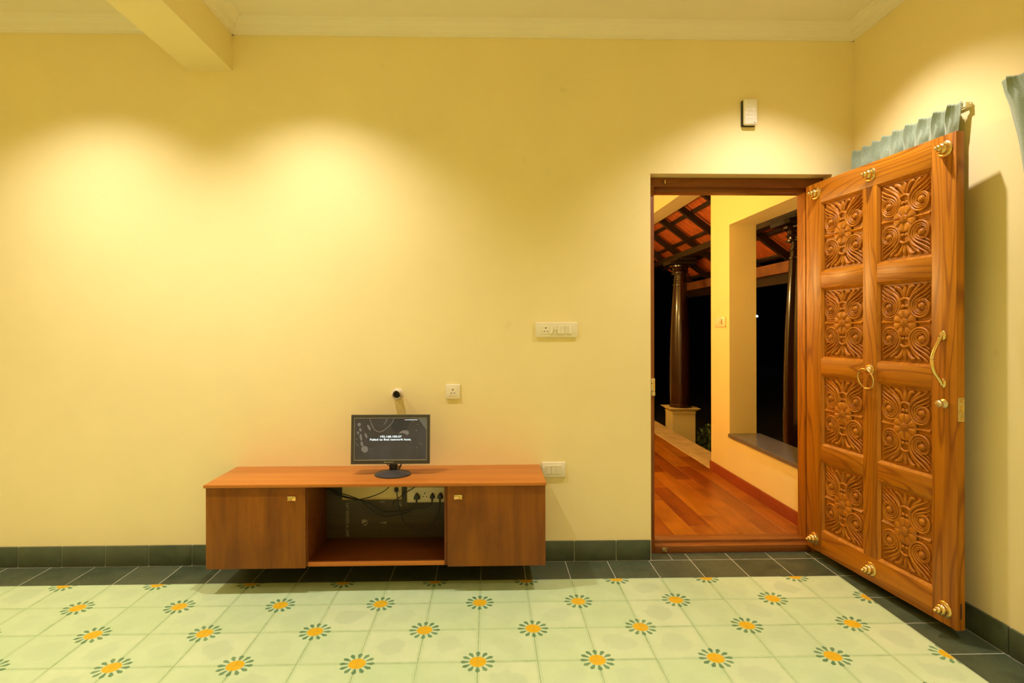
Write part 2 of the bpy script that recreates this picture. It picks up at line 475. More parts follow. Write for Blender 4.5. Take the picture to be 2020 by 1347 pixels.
for j in range(ROWS):
    for i in range(X0I, 8):
        put('flower_tile', tm, floor, ((i + .5) * T, Y0 - (j + .5) * T, random.uniform(-.0003, .0003)), (0, 0, R(90) if (i + j) % 2 else 0))
bh = -Y0
bt = tile_mesh('border_tile', M['dark'], T, bh, 0.0034)
for i in range(X0I, 8):
    put('border_tile', bt, floor, ((i + .5) * T, Y0 / 2, random.uniform(-.0004, 0)))
rt = tile_mesh('border_tile', M['dark'], 0.243, T, 0.0034)
for j in range(ROWS):
    put('border_tile', rt, floor, (2.1215, Y0 - (j + .5) * T, random.uniform(-.0004, 0)))
put('border_tile', tile_mesh('border_tile', M['dark'], 0.243, bh, 0.0034), floor, (2.1215, Y0 / 2, 0))
for a, b_ in ((1.018, 1.146), (1.146, 1.25), (1.25, 1.50), (1.50, 1.75), (1.75, 2.0), (2.0, 2.124)):
    put('border_tile', tile_mesh('border_tile', M['dark'], b_ - a, 0.098, 0.0034), floor, ((a + b_) / 2, 0.050, 0))
# the rest of the room's tiles, behind the camera
me = bpy.data.meshes.new('rear_tiles'); V, Fc, U = [], [], []
for j in range(int((Y0 - YF) / T) + 1):
    for i in range(-16, 8):
        if j < ROWS and i >= X0I: continue
        cx, cy = (i + .5) * T, Y0 - (j + .5) * T
        if cy - T / 2 < YF - .1: continue
        h = T / 2 - .0006; s_ = 1 if (i + j) % 2 else 0; k = len(V)
        V += [(cx - h, cy - h, 0), (cx + h, cy - h, 0), (cx + h, cy + h, 0), (cx - h, cy + h, 0)]; Fc.append((k, k + 1, k + 2, k + 3))
        q = [(-h, -h), (h, -h), (h, h), (-h, h)]
        U += [(-b_, a) if s_ else (a, b_) for a, b_ in q]
me.from_pydata(V, [], Fc); uv = me.uv_layers.new(name='tile')
for l in me.loops: uv.data[l.index].uv = U[l.vertex_index]
me.materials.append(M['tile']); o = put('rear_tiles', me, floor); o['kind'] = 'stuff'
me = bpy.data.meshes.new('rear_border_tiles'); V, Fc, U = [], [], []
for j in range(ROWS, int((Y0 - YF) / T)):
    cy = Y0 - (j + .5) * T; k = len(V)
    V += [(2.002, cy - .1235, 0), (2.241, cy - .1235, 0), (2.241, cy + .1235, 0), (2.002, cy + .1235, 0)]; Fc.append((k, k + 1, k + 2, k + 3))
    U += [(-.12, -.12), (.12, -.12), (.12, .12), (-.12, .12)]
for i in range(-16, X0I):
    cx = (i + .5) * T; k = len(V)
    V += [(cx - .1235, Y0 + .0015, 0), (cx + .1235, Y0 + .0015, 0), (cx + .1235, -.0015, 0), (cx - .1235, -.0015, 0)]; Fc.append((k, k + 1, k + 2, k + 3))
    U += [(-.12, -.12), (.12, -.12), (.12, .12), (-.12, .12)]
me.from_pydata(V, [], Fc); uv = me.uv_layers.new(name='tile')
for l in me.loops: uv.data[l.index].uv = U[l.vertex_index]
me.materials.append(M['dark']); o = put('rear_border_tiles', me, floor); o['kind'] = 'stuff'

# skirting tiles
def skirt_mesh(L, h=0.1195, gap=0.003):
    mb = MB().box(-L / 2 + gap / 2, L / 2 - gap / 2, 0, 0.014, 0.001, h)
    me = mb.mesh('skirting_tile', M['dark'], bevel=0.004, smooth=40)
    uv = me.uv_layers.new(name='tile')
    for l in me.loops:
        c = me.vertices[l.vertex_index].co; uv.data[l.index].uv = (c.x, c.z - .06)
    return me
bb = struct(MB().box(XL, OX0 - .002, 0.004, WY, 0, 0.117).build('baseboard_back', M['grout']))
sk = skirt_mesh(T)
x = 1.014
while x > XL + .1:
    L = 0.208 if x > 1.0 else T
    put('skirting_tile', sk if L == T else skirt_mesh(L), bb, (x - L / 2, -0.001, 0)); x -= L
bbr = struct(MB().box(XR - .006, XR, YF, 0.0, 0, 0.117).build('baseboard_right', M['grout']))
y = 0.0
while y > YF + .3:
    put('skirting_tile', sk, bbr, (XR - .013, y - T / 2, 0), (0, 0, R(-90))); y -= T

# ------------------------------------------------------------------ doorway frame
df = struct(put('door_1', None, None, (1.57, 0.10, 0)))
def dbox(name, x0, x1, y0, y1, z0, z1, mat, bev=0.003):
    o = MB().box(x0 - 1.57, x1 - 1.57, y0 - .10, y1 - .10, z0, z1)
    return o
def dpart(name, boxes, mat, bev=0.003):
    mb = MB()
    for q in boxes: mb.box(q[0] - 1.57, q[1] - 1.57, q[2] - .10, q[3] - .10, q[4], q[5])
    return mb.build(name, mat, df, bevel=bev, smooth=40)
dpart('jamb', [(1.020, 1.066, 0.100, 0.150, 0, 2.257), (1.020, 1.072, 0.150, 0.240, 0, 2.257)], M['frame_z'])
dpart('jamb', [(2.042, 2.122, 0.100, 0.150, 0, 2.257), (2.036, 2.122, 0.150, 0.240, 0, 2.257)], M['teak_z'])
dpart('lintel', [(1.020, 2.122, 0.100, 0.150, 2.257, 2.311)], M['frame_x'])
dpart('lintel_stop', [(1.020, 2.122, 0.150, 0.240, 2.236, 2.311)], M['frame_x'])
dpart('threshold', [(1.067, 2.040, 0.100, 0.158, 0.001, 0.044)], M['frame_x'])
dpart('threshold_step', [(1.067, 2.040, 0.158, 0.249, 0.001, 0.058)], M['frame_x'])
# strike plates
def plate(name, x0, x1, z0, z1, yf, holes, mat=M['brass_dull']):
    o = MB().box(x0 - 1.57, x1 - 1.57, yf - .004 - .1, yf - .1, z0, z1).build(name, mat, df, bevel=0.0012, smooth=40)
    for hx, hz, r in holes:
        MB().lathe([(r, 0), (r * .8, .0012)], 12, lambda a, b, h: (hx - 1.57 + a, yf - .1045 - h, hz + b)).build('screw', M['pin'], o, smooth=40)
    return o
pl = plate('strike_plate', 1.045, 1.0695, 0.970, 1.077, 0.0995, [(1.050, 1.046, .0035), (1.051, 0.999, .0035)])
MB().box(1.049 - 1.57, 1.068 - 1.57, -0.012, -0.0035, 0.972, 0.994).build('catch', M['brass_dull'], pl, bevel=.001)
MB().box(1.060 - 1.57, 1.068 - 1.57, -0.009, -0.0035, 1.000, 1.068).build('keep', M['brass'], pl, bevel=.001)
for zc in (2.284, 0.024):
    p_ = plate('latch_plate', 1.112, 1.146, zc - .011, zc + .011, 0.0995, [(1.117, zc + .005, .003), (1.117, zc - .005, .003), (1.141, zc + .005, .003), (1.141, zc - .005, .003)], M['frame_x'] if zc > 1 else M['brass_dull'])
    MB().box(1.128 - 1.57, 1.136 - 1.57, -0.012, -0.0035, zc - .011, zc + .012).build('bolt', M['brass'], p_, bevel=.001)

# ------------------------------------------------------------------ carved door leaf
LW, LZ0, LZ1, LT = 0.986, 0.050, 2.254, 0.040
leaf = thing('carved_door', 'open golden teak door with eight carved flower panels and brass studs', 'door', (2.0025, 0.080, 0.0), (0, 0, R(-83.856)))
CX0, CX1, CX2, CX3 = 0.130, 0.452, 0.545, 0.864
RZ = [(1.714, 2.128), (1.203, 1.621), (0.690, 1.110), (0.180, 0.597)]
def lbox(name, x0, x1, z0, z1, mat, y0=0.0, y1=LT, bev=0.0015):
    return MB().box(x0, x1, y0, y1, z0, z1).build(name, mat, leaf, bevel=bev, smooth=40)
lbox('stile', 0, CX0, LZ0, LZ1, M['teak_z'])
lbox('stile', CX3, LW, LZ0, LZ1, M['teak_z'])
lbox('stile', CX1, CX2, RZ[3][0], RZ[0][1], M['teak_z'])
lbox('rail', CX0, CX3, RZ[0][1], LZ1, M['teak_x'])
lbox('rail', CX0, CX3, LZ0, RZ[3][0], M['teak_x'])
for a, b_ in ((CX0, CX1), (CX2, CX3)):
    for k in range(3): lbox('rail', a, b_, RZ[k + 1][1], RZ[k][0], M['teak_x'])

PW, PH = 0.320, 0.417
DEP = 0.019
def panel_mesh():
    mb = MB(); m_ = 0.013
    a, b_ = PW / 2, PH / 2
    o1 = [(-a, -b_), (a, -b_), (a, b_), (-a, b_)]; i1 = [(-a + m_, -b_ + m_), (a - m_, -b_ + m_), (a - m_, b_ - m_), (-a + m_, b_ - m_)]
    i2 = [(-a + m_, -b_ + m_), (a - m_, -b_ + m_), (a - m_, b_ - m_), (-a + m_, b_ - m_)]
    mb.v += [(p[0], 0.001, p[1]) for p in o1] + [(p[0], DEP - .008, p[1]) for p in i1] + [(p[0], DEP, p[1]) for p in i2]
    for k in (0, 4):
        for i in range(4): j = (i + 1) % 4; mb.f.append((k + i, k + j, k + 4 + j, k + 4 + i))
    mb.f.append((8, 9, 10, 11))
    k = len(mb.v); mb.v += [(p[0], LT - .006, p[1]) for p in o1]; mb.f.append((k + 3, k + 2, k + 1, k))
    for i in range(4): j = (i + 1) % 4; mb.f.append((i, k + i, k + j, j))
    return mb.mesh('panel', M['carve'])
def bez(p0, p1, p2, p3, n):
    return [tuple((1 - t) ** 3 * a + 3 * (1 - t) ** 2 * t * b + 3 * (1 - t) * t * t * c + t ** 3 * d for a, b, c, d in zip(p0, p1, p2, p3)) for t in [i / n for i in range(n)]]
def scroll_mesh(sx, sy):
    mb = MB(); C0 = (0.094, 0.079); SP = 0.36
    tips = [(0.128, 0.187), (0.138, 0.166), (0.139, 0.146), (0.136, 0.127)]
    for k in range(4):
        R0 = 0.068 * SP ** (k / 4.0)
        lp = (C0[0] - R0, C0[1])
        tp = tips[k]
        path = bez(tp, (tp[0] - .030 + .003 * k, tp[1] - .030), (lp[0] - .002, lp[1] + .060 - .010 * k), lp, 14)
        n0 = len(path)
        th = math.pi; r = R0
        while r > 0.0245:
            r = R0 * SP ** ((th - math.pi) / (2 * math.pi))
            path.append((C0[0] + r * math.cos(th), C0[1] + r * math.sin(th))); th += R(13)
        m = len(path)
        hw = []
        for i in range(m):
            if i < n0: hw.append(0.0022 + (R0 * 0.105 - 0.0022 + .0012 * (1 - abs(2 * i / n0 - 1.0))) * min(1, i / n0 * 1.5))
            else:
                ri = math.hypot(path[i][0] - C0[0], path[i][1] - C0[1]); hw.append(0.105 * ri + 0.0006)
        path = [(sx * p[0], sy * p[1]) for p in path]
        mb.ribbon(path, hw, 0.004, [0.0035 + 0.9 * h for h in hw], 8)
    # centre bead
    mb.lathe([(0.0195, 0.0), (0.0192, 0.008), (0.0178, 0.0105), (0.0158, 0.0100), (0.0148, 0.0075), (0.0138, 0.0080), (0.0125, 0.0125), (0.008, 0.0155), (0.001, 0.0165)], 20, lambda a, b_, h: (sx * C0[0] + a, -h, sy * C0[1] + b_))
    return mb.mesh('scroll_leaf', M['carve'], smooth=50)
def flower_mesh():
    mb = MB()
    for k in range(8):
        a0 = R(22.5 + 45 * k)
        def fn(s_, t_):
            r = 0.018 + 0.051 * s_
            hwid = math.tan(R(22.2)) * r * 1.10 if s_ < .70 else math.tan(R(22.2)) * (0.018 + .051 * .70) * 1.10 * math.sqrt(max(0, 1 - ((s_ - .70) / .30) ** 2)) + .0008
            o = (2 * t_ - 1)
            x_ = r; y_ = o * hwid
            h = 0.0035 + 0.0125 * math.sin(math.pi * min(1, .25 + .55 * s_)) * (1 - .55 * o * o) - 0.0028 * math.exp(-(o / .12) ** 2) * (1 - s_) - (0.004 if s_ > .97 else 0)
            return (x_ * math.cos(a0) - y_ * math.sin(a0), -h, x_ * math.sin(a0) + y_ * math.cos(a0))
        mb.grid(11, 11, fn)
    mb.lathe([(0.055, 0.0), (0.055, 0.002)], 24, FN)
    return mb.mesh('flower', M['carve'], smooth=60)
def heart_mesh():
    mb = MB()
    mb.lathe([(0.0245, 0.004), (0.0235, 0.010), (0.020, 0.0145), (0.014, 0.0175), (0.007, 0.019), (0.001, 0.0195)], 24, FN, True)
    for ring, cnt, h in ((0.0205, 22, .0140), (0.0165, 17, .0165), (0.0122, 12, .0182), (0.0078, 8, .0190), (0.0035, 4, .0196)):
        for k in range(cnt):
            a = 2 * math.pi * k / cnt; cx, cz = ring * math.cos(a), ring * math.sin(a); b = len(mb.v); q = .0017
            mb.v += [(cx - q, -h, cz - q), (cx + q, -h, cz - q), (cx + q, -h, cz + q), (cx - q, -h, cz + q), (cx, -h - .0018, cz)]
            mb.f += [(b, b + 1, b + 4), (b + 1, b + 2, b + 4), (b + 2, b + 3, b + 4), (b + 3, b, b + 4)]
    return mb.mesh('flower_center', M['carve'], smooth=35)
def bar_mesh(s):
    mb = MB(); x0, x1 = 0.052 * s, 0.141 * s
    for (xx, w_) in ((x0, .010), (x1, .015)):
        mb.v += [(xx, 0, -w_), (xx, -.0115, 0.001), (xx, 0, w_)]
    mb.f += [(0, 1, 4, 3), (1, 2, 5, 4), (2, 0, 3, 5), (0, 2, 1), (3, 4, 5)]
    return mb.mesh('side_bar', M['carve'])
def crest_mesh(s):
    mb = MB(); cy = 0.094
    pts = []
    for i in range(29):
        a = R(-62 + 304 * i / 28); pts.append((0.031 * math.cos(a), s * (cy + 0.025 * math.sin(a))))
    mb.ribbon(pts, [(0, .0035), (.2, .0062), (.5, .0072), (.8, .0062), (1, .0035)], 0.003, [(0, .006), (.5, .0105), (1, .006)], 8)
    for q in (-1, 1):
        mb.lathe([(.0095, 0), (.0092, .008), (.007, .0115), (.003, .013)], 14, lambda a, b_, h: (q * .0105 + a, -h, s * (cy - .0145) + b_))
    return mb.mesh('crest_scroll', M['carve'], smooth=50)
def spray_mesh(s):
    mb = MB()
    mb.ribbon([(0, s * .126), (0, s * .140), (0, s * .158), (0, s * .176), (0, s * .186)], [(0, .006), (.35, .0105), (.75, .010), (1, .001)], .003, [(0, .006), (.5, .011), (1, .003)], 9)
    mb.ribbon([(0, s * .130), (0, s * .145), (0, s * .165), (0, s * .180)], [(0, .0015), (.5, .0025), (1, .001)], .010, [(0, .003), (1, .003)], 5)
    for q in (-1, 1):
        p1 = spline([Vector((q * .010, s * .126, 0)), Vector((q * .019, s * .148, 0)), Vector((q * .032, s * .168, 0)), Vector((q * .048, s * .176, 0)), Vector((q * .060, s * .170, 0))], 5)
        mb.ribbon([(p.x, p.y) for p in p1], [(0, .004), (.45, .0105), (.8, .009), (1, .003)], .003, [(0, .004), (.5, .0105), (.85, .012), (1, .004)], 9)
        p2 = spline([Vector((q * .033, s * .120, 0)), Vector((q * .042, s * .138, 0)), Vector((q * .060, s * .155, 0)), Vector((q * .078, s * .170, 0)), Vector((q * .090, s * .183, 0))], 5)
        mb.ribbon([(p.x, p.y) for p in p2], [(0, .003), (.4, .0075), (.75, .009), (1, .004)], .003, [(0, .004), (.5, .009), (.85, .0115), (1, .004)], 9)
    return mb.mesh('leaf_spray', M['carve'], smooth=50)
pm = panel_mesh()
subs = [('flower', flower_mesh()), ('flower_center', heart_mesh())]
subs += [('scroll_leaf', scroll_mesh(a, b_)) for a in (-1, 1) for b_ in (-1, 1)]
subs += [('side_bar', bar_mesh(s_)) for s_ in (-1, 1)] + [('crest_scroll', crest_mesh(s_)) for s_ in (-1, 1)] + [('leaf_spray', spray_mesh(s_)) for s_ in (-1, 1)]
for cx, wdt in (((CX0 + CX1) / 2, CX1 - CX0), ((CX2 + CX3) / 2, CX3 - CX2)):
    for z0, z1 in RZ:
        p = put('panel', pm, leaf, (cx, 0, (z0 + z1) / 2), (0, 0, 0), (wdt / PW, 1, (z1 - z0) / PH))
        for nm, me in subs: put(nm, me, p, (0, DEP, 0))
# brass fittings
KP = [(0.036, 0.0), (0.0365, 0.003), (0.033, 0.006), (0.028, 0.0075), (0.027, 0.010), (0.0255, 0.0105), (0.0265, 0.016), (0.024, 0.024), (0.0185, 0.029), (0.0165, 0.0295),
      (0.0170, 0.035), (0.0145, 0.041), (0.0100, 0.0445), (0.0085, 0.045), (0.0085, 0.050), (0.0055, 0.055), (0.001, 0.0575)]
km = MB().lathe(KP, 36, FN, True, lambda a, r, h: 1 + (0.025 * math.cos(14 * a) if r > .03 else 0)).mesh('stud', M['brass'], smooth=35)
for x_, z_ in ((0.090, 2.19), (0.505, 2.19), (0.934, 2.19), (0.070, 0.116), (0.503, 0.116), (0.926, 0.116)):
    put('stud', km, leaf, (x_, 0, z_))
bo = MB().lathe([(0.030, 0), (0.030, .004), (0.026, .008), (0.020, .009), (0.018, .014), (0.012, .024), (0.009, .034), (0.001, .036)], 28, FN, True,
                lambda a, r, h: 1 + (.05 * math.cos(14 * a) if r > .028 else 0)).build('knocker_boss', M['brass'], leaf, (0.500, 0, 1.165), smooth=35)
pts = [(0.052 * math.sin(2 * math.pi * k / 40), -0.026 - 0.010 * math.cos(2 * math.pi * k / 40), -0.047 + 0.052 * math.cos(2 * math.pi * k / 40)) for k in range(40)]
MB().tube(pts, 0.0058, 10, closed=True).build('knocker_ring', M['brass'], bo, smooth=50)
mb = MB().tube([(-.018, -.017, -.0985), (0, -.0155, -.0995), (.018, -.017, -.0985)], [(0, .006), (.5, .010), (1, .006)], 12, 6)
mb.build('knocker_bead', M['brass'], bo, smooth=50)
# pull handle
hp = [(0.922, -0.006, 1.360), (0.922, -0.012, 1.347), (0.921, -0.022, 1.325), (0.918, -0.036, 1.295), (0.915, -0.046, 1.262), (0.915, -0.050, 1.228), (0.917, -0.045, 1.195), (0.920, -0.030, 1.168), (0.922, -0.015, 1.146), (0.922, -0.007, 1.130)]
hd = MB().tube(hp, [(0, .009), (.12, .009), (.4, .0075), (.5, .0085), (.62, .0105), (.8, .0085), (.92, .010), (1, .009)], 14, 8).build('pull_handle', M['brass'], leaf, smooth=50)
for z_ in (1.352, 1.137):
    MB().lathe([(.017, 0), (.017, .004), (.012, .010), (.004, .012)], 20, lambda a, b_, h: (.922 + a, -h, z_ + b_ * 1.3)).build('handle_foot', M['brass'], hd, smooth=40)
    MB().lathe([(.003, .0), (.003, .002)], 10, lambda a, b_, h: (.922 + a, (-.0196 if z_ > 1.2 else -.0184) - h, z_ - .003 + b_)).build('screw', M['pin'], hd)
for z_ in (1.252, 1.246, 1.240):
    MB().tube([(0.915 + .0098 * math.cos(a), -0.049 + .0098 * math.sin(a), z_) for a in [2 * math.pi * k / 16 for k in range(16)]], .0012, 6, closed=True).build('handle_ring', M['brass_dull'], hd, smooth=50)
MB().lathe([(.021, 0), (.021, .003), (.012, .006), (.009, .010), (.013, .016), (.0175, .024), (.0175, .030), (.013, .036), (.001, .038)], 24, FN).build('lock_knob', M['brass_dull'], leaf, (0.926, 0, 1.044), smooth=40)
MB().box(LW - .001, LW + .003, 0.004, 0.036, 0.972, 1.078).build('lock_face_plate', M['brass_dull'], leaf, bevel=.0008)
for z0, z1 in ((1.058, 1.072), (1.016, 1.044), (0.980, 0.994)):
    MB().box(LW, LW + .010, 0.018, 0.027, z0, z1).build('lock_bolt', M['brass'], leaf, bevel=.0008)
MB().box(LW - .003, LW + .0006, 0.016, 0.022, 0.10, 0.17).build('bolt_groove', M['pin'], leaf)

# ------------------------------------------------------------------ floating media cabinet
CXc, CYf = -0.54, -0.37
cab = thing('media_cabinet', 'long floating walnut media cabinet with two doors and open middle bay', 'cabinet', (CXc, 0, 0.135))
def cbox(name, x0, x1, y0, y1, z0, z1, mat, bev=0.001, parent=None):
    return MB().box(x0 - CXc, x1 - CXc, y0, y1, z0 - .135, z1 - .135).build(name, mat, parent or cab, bevel=bev, smooth=40)
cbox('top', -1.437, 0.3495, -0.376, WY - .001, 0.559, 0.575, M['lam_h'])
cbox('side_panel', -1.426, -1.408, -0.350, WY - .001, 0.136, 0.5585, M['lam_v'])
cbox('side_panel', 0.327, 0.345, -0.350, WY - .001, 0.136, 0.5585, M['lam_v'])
cbox('divider', -0.925, -0.906, -0.350, WY - .001, 0.136, 0.5585, M['lam_shade'])
cbox('divider', -0.189, -0.171, -0.350, WY - .001, 0.136, 0.5585, M['lam_shade'])
cbox('bottom_panel', -0.906, -0.189, -0.352, WY - .001, 0.138, 0.1540, M['lam_shade'])
cbox('bottom_panel', -1.408, -0.925, -0.350, WY - .001, 0.138, 0.156, M['lam_shade'])
cbox('bottom_panel', -0.171, 0.327, -0.350, WY - .001, 0.138, 0.156, M['lam_shade'])
cbox('front_rail', -0.906, -0.189, -0.353, -0.3515, 0.137, 0.1600, M['lam_h'], 0.0003)
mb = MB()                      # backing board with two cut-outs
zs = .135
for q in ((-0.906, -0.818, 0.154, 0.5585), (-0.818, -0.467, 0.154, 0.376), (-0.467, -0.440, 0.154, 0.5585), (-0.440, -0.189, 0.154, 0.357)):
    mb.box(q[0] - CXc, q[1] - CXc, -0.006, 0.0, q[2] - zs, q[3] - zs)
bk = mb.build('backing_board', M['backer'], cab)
text('printed_text', 'LAY VENEERS & LAMI', 0.0265, M['print'], bk, (-0.787 - CXc, -0.0065, 0.263 - zs), (R(90), R(90), 0), 0.80)
text('printed_text', 'UP', 0.024, M['print'], bk, (-0.477 - CXc, -0.0065, 0.352 - zs), (R(90), R(90), 0), 1.0)
def printed(poly, nm='printed_mark'):
    MB().prism(poly, -0.0068, -0.0062, lambda p, a: (p[0] - CXc, a, p[1] - zs)).build(nm, M['print'], bk)
printed([(-.595, .367), (-.567, .367), (-.567, .369), (-.595, .369)])
printed([(-.595, .363), (-.567, .363), (-.567, .3645), (-.595, .3645)])
printed([(-.600, .242), (-.566, .240), (-.560, .234), (-.558, .236), (-.562, .243), (-.558, .251), (-.561, .252), (-.566, .246)])
for k, (x_, z_, w_, h_) in enumerate(((-.701, .240, .012, .024), (-.688, .246, .010, .018), (-.690, .228, .018, .008), (-.676, .252, .006, .008), (-.672, .236, .004, .012))):
    printed([(x_, z_), (x_ + w_, z_ + .002), (x_ + w_ * .8, z_ + h_), (x_ + w_ * .2, z_ + h_ * .9)])
def cdoor(x0, x1, hx):
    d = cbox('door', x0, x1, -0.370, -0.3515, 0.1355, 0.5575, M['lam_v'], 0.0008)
    k = MB(); c = hx - CXc; z = 0.505 - zs
    A, B, f0, fm, fc = .021, .0115, -.390, -.384, -.378
    k.v += [(c - A, -.371, z - B), (c + A, -.371, z - B), (c + A, -.371, z + B), (c - A, -.371, z + B),
            (c - A, f0, z - B), (c, fm, z - B), (c + A, f0, z - B), (c + A, fm, z), (c + A, f0, z + B), (c, fm, z + B), (c - A, f0, z + B), (c - A, fm, z), (c, fc, z)]
    k.f += [(0, 3, 2, 1), (0, 1, 6, 5, 4), (1, 2, 8, 7, 6), (2, 3, 10, 9, 8), (3, 0, 4, 11, 10),
            (4, 5, 12), (5, 6, 12), (6, 7, 12), (7, 8, 12), (8, 9, 12), (9, 10, 12), (10, 11, 12), (11, 4, 12)]
    kk = k.build('knob', M['brass'], d)
    MB().lathe([(.006, 0), (.006, .004)], 10, lambda a, b_, h: (c + a, -.369 - h, z + b_)).build('knob_post', M['brass'], d, smooth=40)
cdoor(-1.4265, -0.912, -0.978)
cdoor(-0.171, 0.3455, -0.114)

# ------------------------------------------------------------------ monitor
MX, MY = -0.500, -0.190
mon = thing('monitor', 'small black computer monitor on round stand showing an error message', 'monitor', (MX, MY, 0.575))
MB().lathe([(0.098, 0.0), (0.100, 0.004), (0.098, 0.009), (0.090, 0.012), (0.045, 0.020), (0.030, 0.024), (0.001, 0.0245)], 48, lambda a, b_, h: (a + .013, b_ * .88 - .004, h)).build('stand_base', M['bezel'], mon, smooth=40)
MB().box(-.009, .035, 0.006, 0.030, 0.018, 0.16).build('neck', M['black'], mon, bevel=.003, smooth=40)
scr = put('display', None, mon, (0, 0, 0.195), (R(-2.5), R(0.25), R(1.0)))
HW, HH = 0.2175, 0.1355
SX0, SX1, SZ0, SZ1 = -0.2005, 0.2005, -0.1150, 0.1195
mb = MB()
mb.box(-HW, HW, 0, .018, SZ1, HH); mb.box(-HW, HW, 0, .018, -HH, SZ0); mb.box(-HW, SX0, 0, .018, SZ0, SZ1); mb.box(SX1, HW, 0, .018, SZ0, SZ1)
mb.box(-HW + .004, HW - .004, .0175, .034, -HH + .004, HH - .004); mb.box(-.09, .09, .033, .05, -.10, .04)
mb.build('bezel', M['bezel'], scr, smooth=40)
mb = MB(); e = .0018
mb.box(SX0, SX1, -.0008, .004, SZ1 - e, SZ1); mb.box(SX0, SX1, -.0008, .004, SZ0, SZ0 + e * 1.6); mb.box(SX0, SX0 + e, -.0008, .004, SZ0, SZ1); mb.box(SX1 - e, SX1, -.0008, .004, SZ0, SZ1)
mb.build('screen_edge', M['silver'], scr)
m, nt, b = nodes('lit_screen')
v = objcoord(nt, (1, 1, 1)); n_ = NOISE(nt, v, 9, 4, 0.6)
c = MIX(nt, RANGE(nt, n_, .35, .65), (0.040, 0.030, 0.024), (0.062, 0.052, 0.055))
b.inputs['Base Color'].default_value = (0.02, 0.018, 0.016, 1)
nt.links.new(c, b.inputs['Emission Color']); b.inputs['Emission Strength'].default_value = 0.6
b.inputs['Roughness'].default_value = 0.22
M['screen'] = m
M['scr_reflect'] = emis('screen_dark_reflection', (0.022, 0.020, 0.022), 0.7); M['scr_reflect'].node_tree.nodes['Principled BSDF'].inputs['Base Color'].default_value = (.01, .01, .01, 1)
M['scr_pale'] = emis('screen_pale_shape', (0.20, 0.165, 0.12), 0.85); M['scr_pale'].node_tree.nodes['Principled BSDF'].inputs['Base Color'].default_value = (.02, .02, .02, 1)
M['scr_green'] = emis('screen_grey_shape', (0.13, 0.115, 0.075), 0.85); M['scr_green'].node_tree.nodes['Principled BSDF'].inputs['Base Color'].default_value = (.02, .02, .02, 1)
M['scr_text'] = emis('screen_white_text', (0.62, 0.78, 0.95), 1.0)
M['scr_red'] = emis('screen_red_dot', (0.5, 0.06, 0.03), 1.0)
sp = MB().box(SX0 + .001, SX1 - .001, 0.002, 0.012, SZ0 + .001, SZ1 - .001).build('screen', M['screen'], scr)
ZS = 0.770
def onscr(poly, mat, nm, lift):
    MB().prism(poly, 0.0019 - lift, 0.00195 - lift, lambda p, a: (p[0] - MX, a, p[1] - ZS)).build(nm, mat, sp)
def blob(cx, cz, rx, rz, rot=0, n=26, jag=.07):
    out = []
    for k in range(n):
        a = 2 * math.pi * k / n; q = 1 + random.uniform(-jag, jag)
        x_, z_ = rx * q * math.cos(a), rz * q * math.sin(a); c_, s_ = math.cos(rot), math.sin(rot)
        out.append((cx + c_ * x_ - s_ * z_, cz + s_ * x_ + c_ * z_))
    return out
onscr([(-.497, .8855), (-.395, .8855), (-.392, .868), (-.400, .845), (-.412, .820), (-.430, .806), (-.455, .800), (-.480, .812), (-.494, .835)], M['scr_reflect'], 'screen_patch', .0002)  # dark reflection in the glass, drawn as a flat patch
onscr([(-.349, .8855), (-.3015, .8855), (-.3015, .822)], M['scr_green'], 'screen_patch', .0002)
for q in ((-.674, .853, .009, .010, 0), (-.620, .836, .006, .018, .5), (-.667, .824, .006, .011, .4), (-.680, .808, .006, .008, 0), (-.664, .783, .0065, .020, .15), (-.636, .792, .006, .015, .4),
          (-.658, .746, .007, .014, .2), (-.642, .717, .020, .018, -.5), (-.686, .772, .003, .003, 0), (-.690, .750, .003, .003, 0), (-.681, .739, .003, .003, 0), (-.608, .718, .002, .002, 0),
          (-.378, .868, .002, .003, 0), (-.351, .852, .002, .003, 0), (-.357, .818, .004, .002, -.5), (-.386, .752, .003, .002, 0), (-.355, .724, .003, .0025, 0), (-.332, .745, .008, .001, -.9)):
    onscr(blob(*q), M['scr_pale'], 'screen_spot', .0004)  # small pale patches laid on the screen
onscr([(-.455, .799), (-.448, .812), (-.432, .820), (-.410, .820), (-.399, .812), (-.399, .800), (-.408, .793), (-.420, .800), (-.436, .806)], M['scr_pale'], 'screen_spot', .0004)
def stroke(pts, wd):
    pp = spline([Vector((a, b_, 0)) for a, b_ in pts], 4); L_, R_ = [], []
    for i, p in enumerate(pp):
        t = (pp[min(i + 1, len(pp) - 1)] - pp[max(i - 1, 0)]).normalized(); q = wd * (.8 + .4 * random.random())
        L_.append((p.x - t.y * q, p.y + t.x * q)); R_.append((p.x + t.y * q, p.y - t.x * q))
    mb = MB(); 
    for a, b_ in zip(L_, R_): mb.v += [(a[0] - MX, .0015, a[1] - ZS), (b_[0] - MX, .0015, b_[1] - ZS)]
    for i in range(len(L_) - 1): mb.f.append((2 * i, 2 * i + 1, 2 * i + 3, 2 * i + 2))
    mb.build('screen_stroke', M['scr_pale'], sp)  # pale strip laid on the screen
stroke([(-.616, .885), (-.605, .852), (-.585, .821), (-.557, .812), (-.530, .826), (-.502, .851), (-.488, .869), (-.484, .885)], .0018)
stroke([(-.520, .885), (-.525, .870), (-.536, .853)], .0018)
text('screen_text', '192.168.100.57', 0.0150, M['scr_text'], sp, (-.500 - MX, .0010, .785 - ZS), (R(90), 0, 0), 1.32, 0.0003)
text('screen_text', 'Failed to find network host.', 0.0150, M['scr_text'], sp, (-.500 - MX, .0010, .769 - ZS), (R(90), 0, 0), 1.36, 0.0003)
onscr([(-.426, .8762), (-.423, .8762), (-.423, .8792), (-.426, .8792)], M['scr_red'], 'status_dot', .0006)
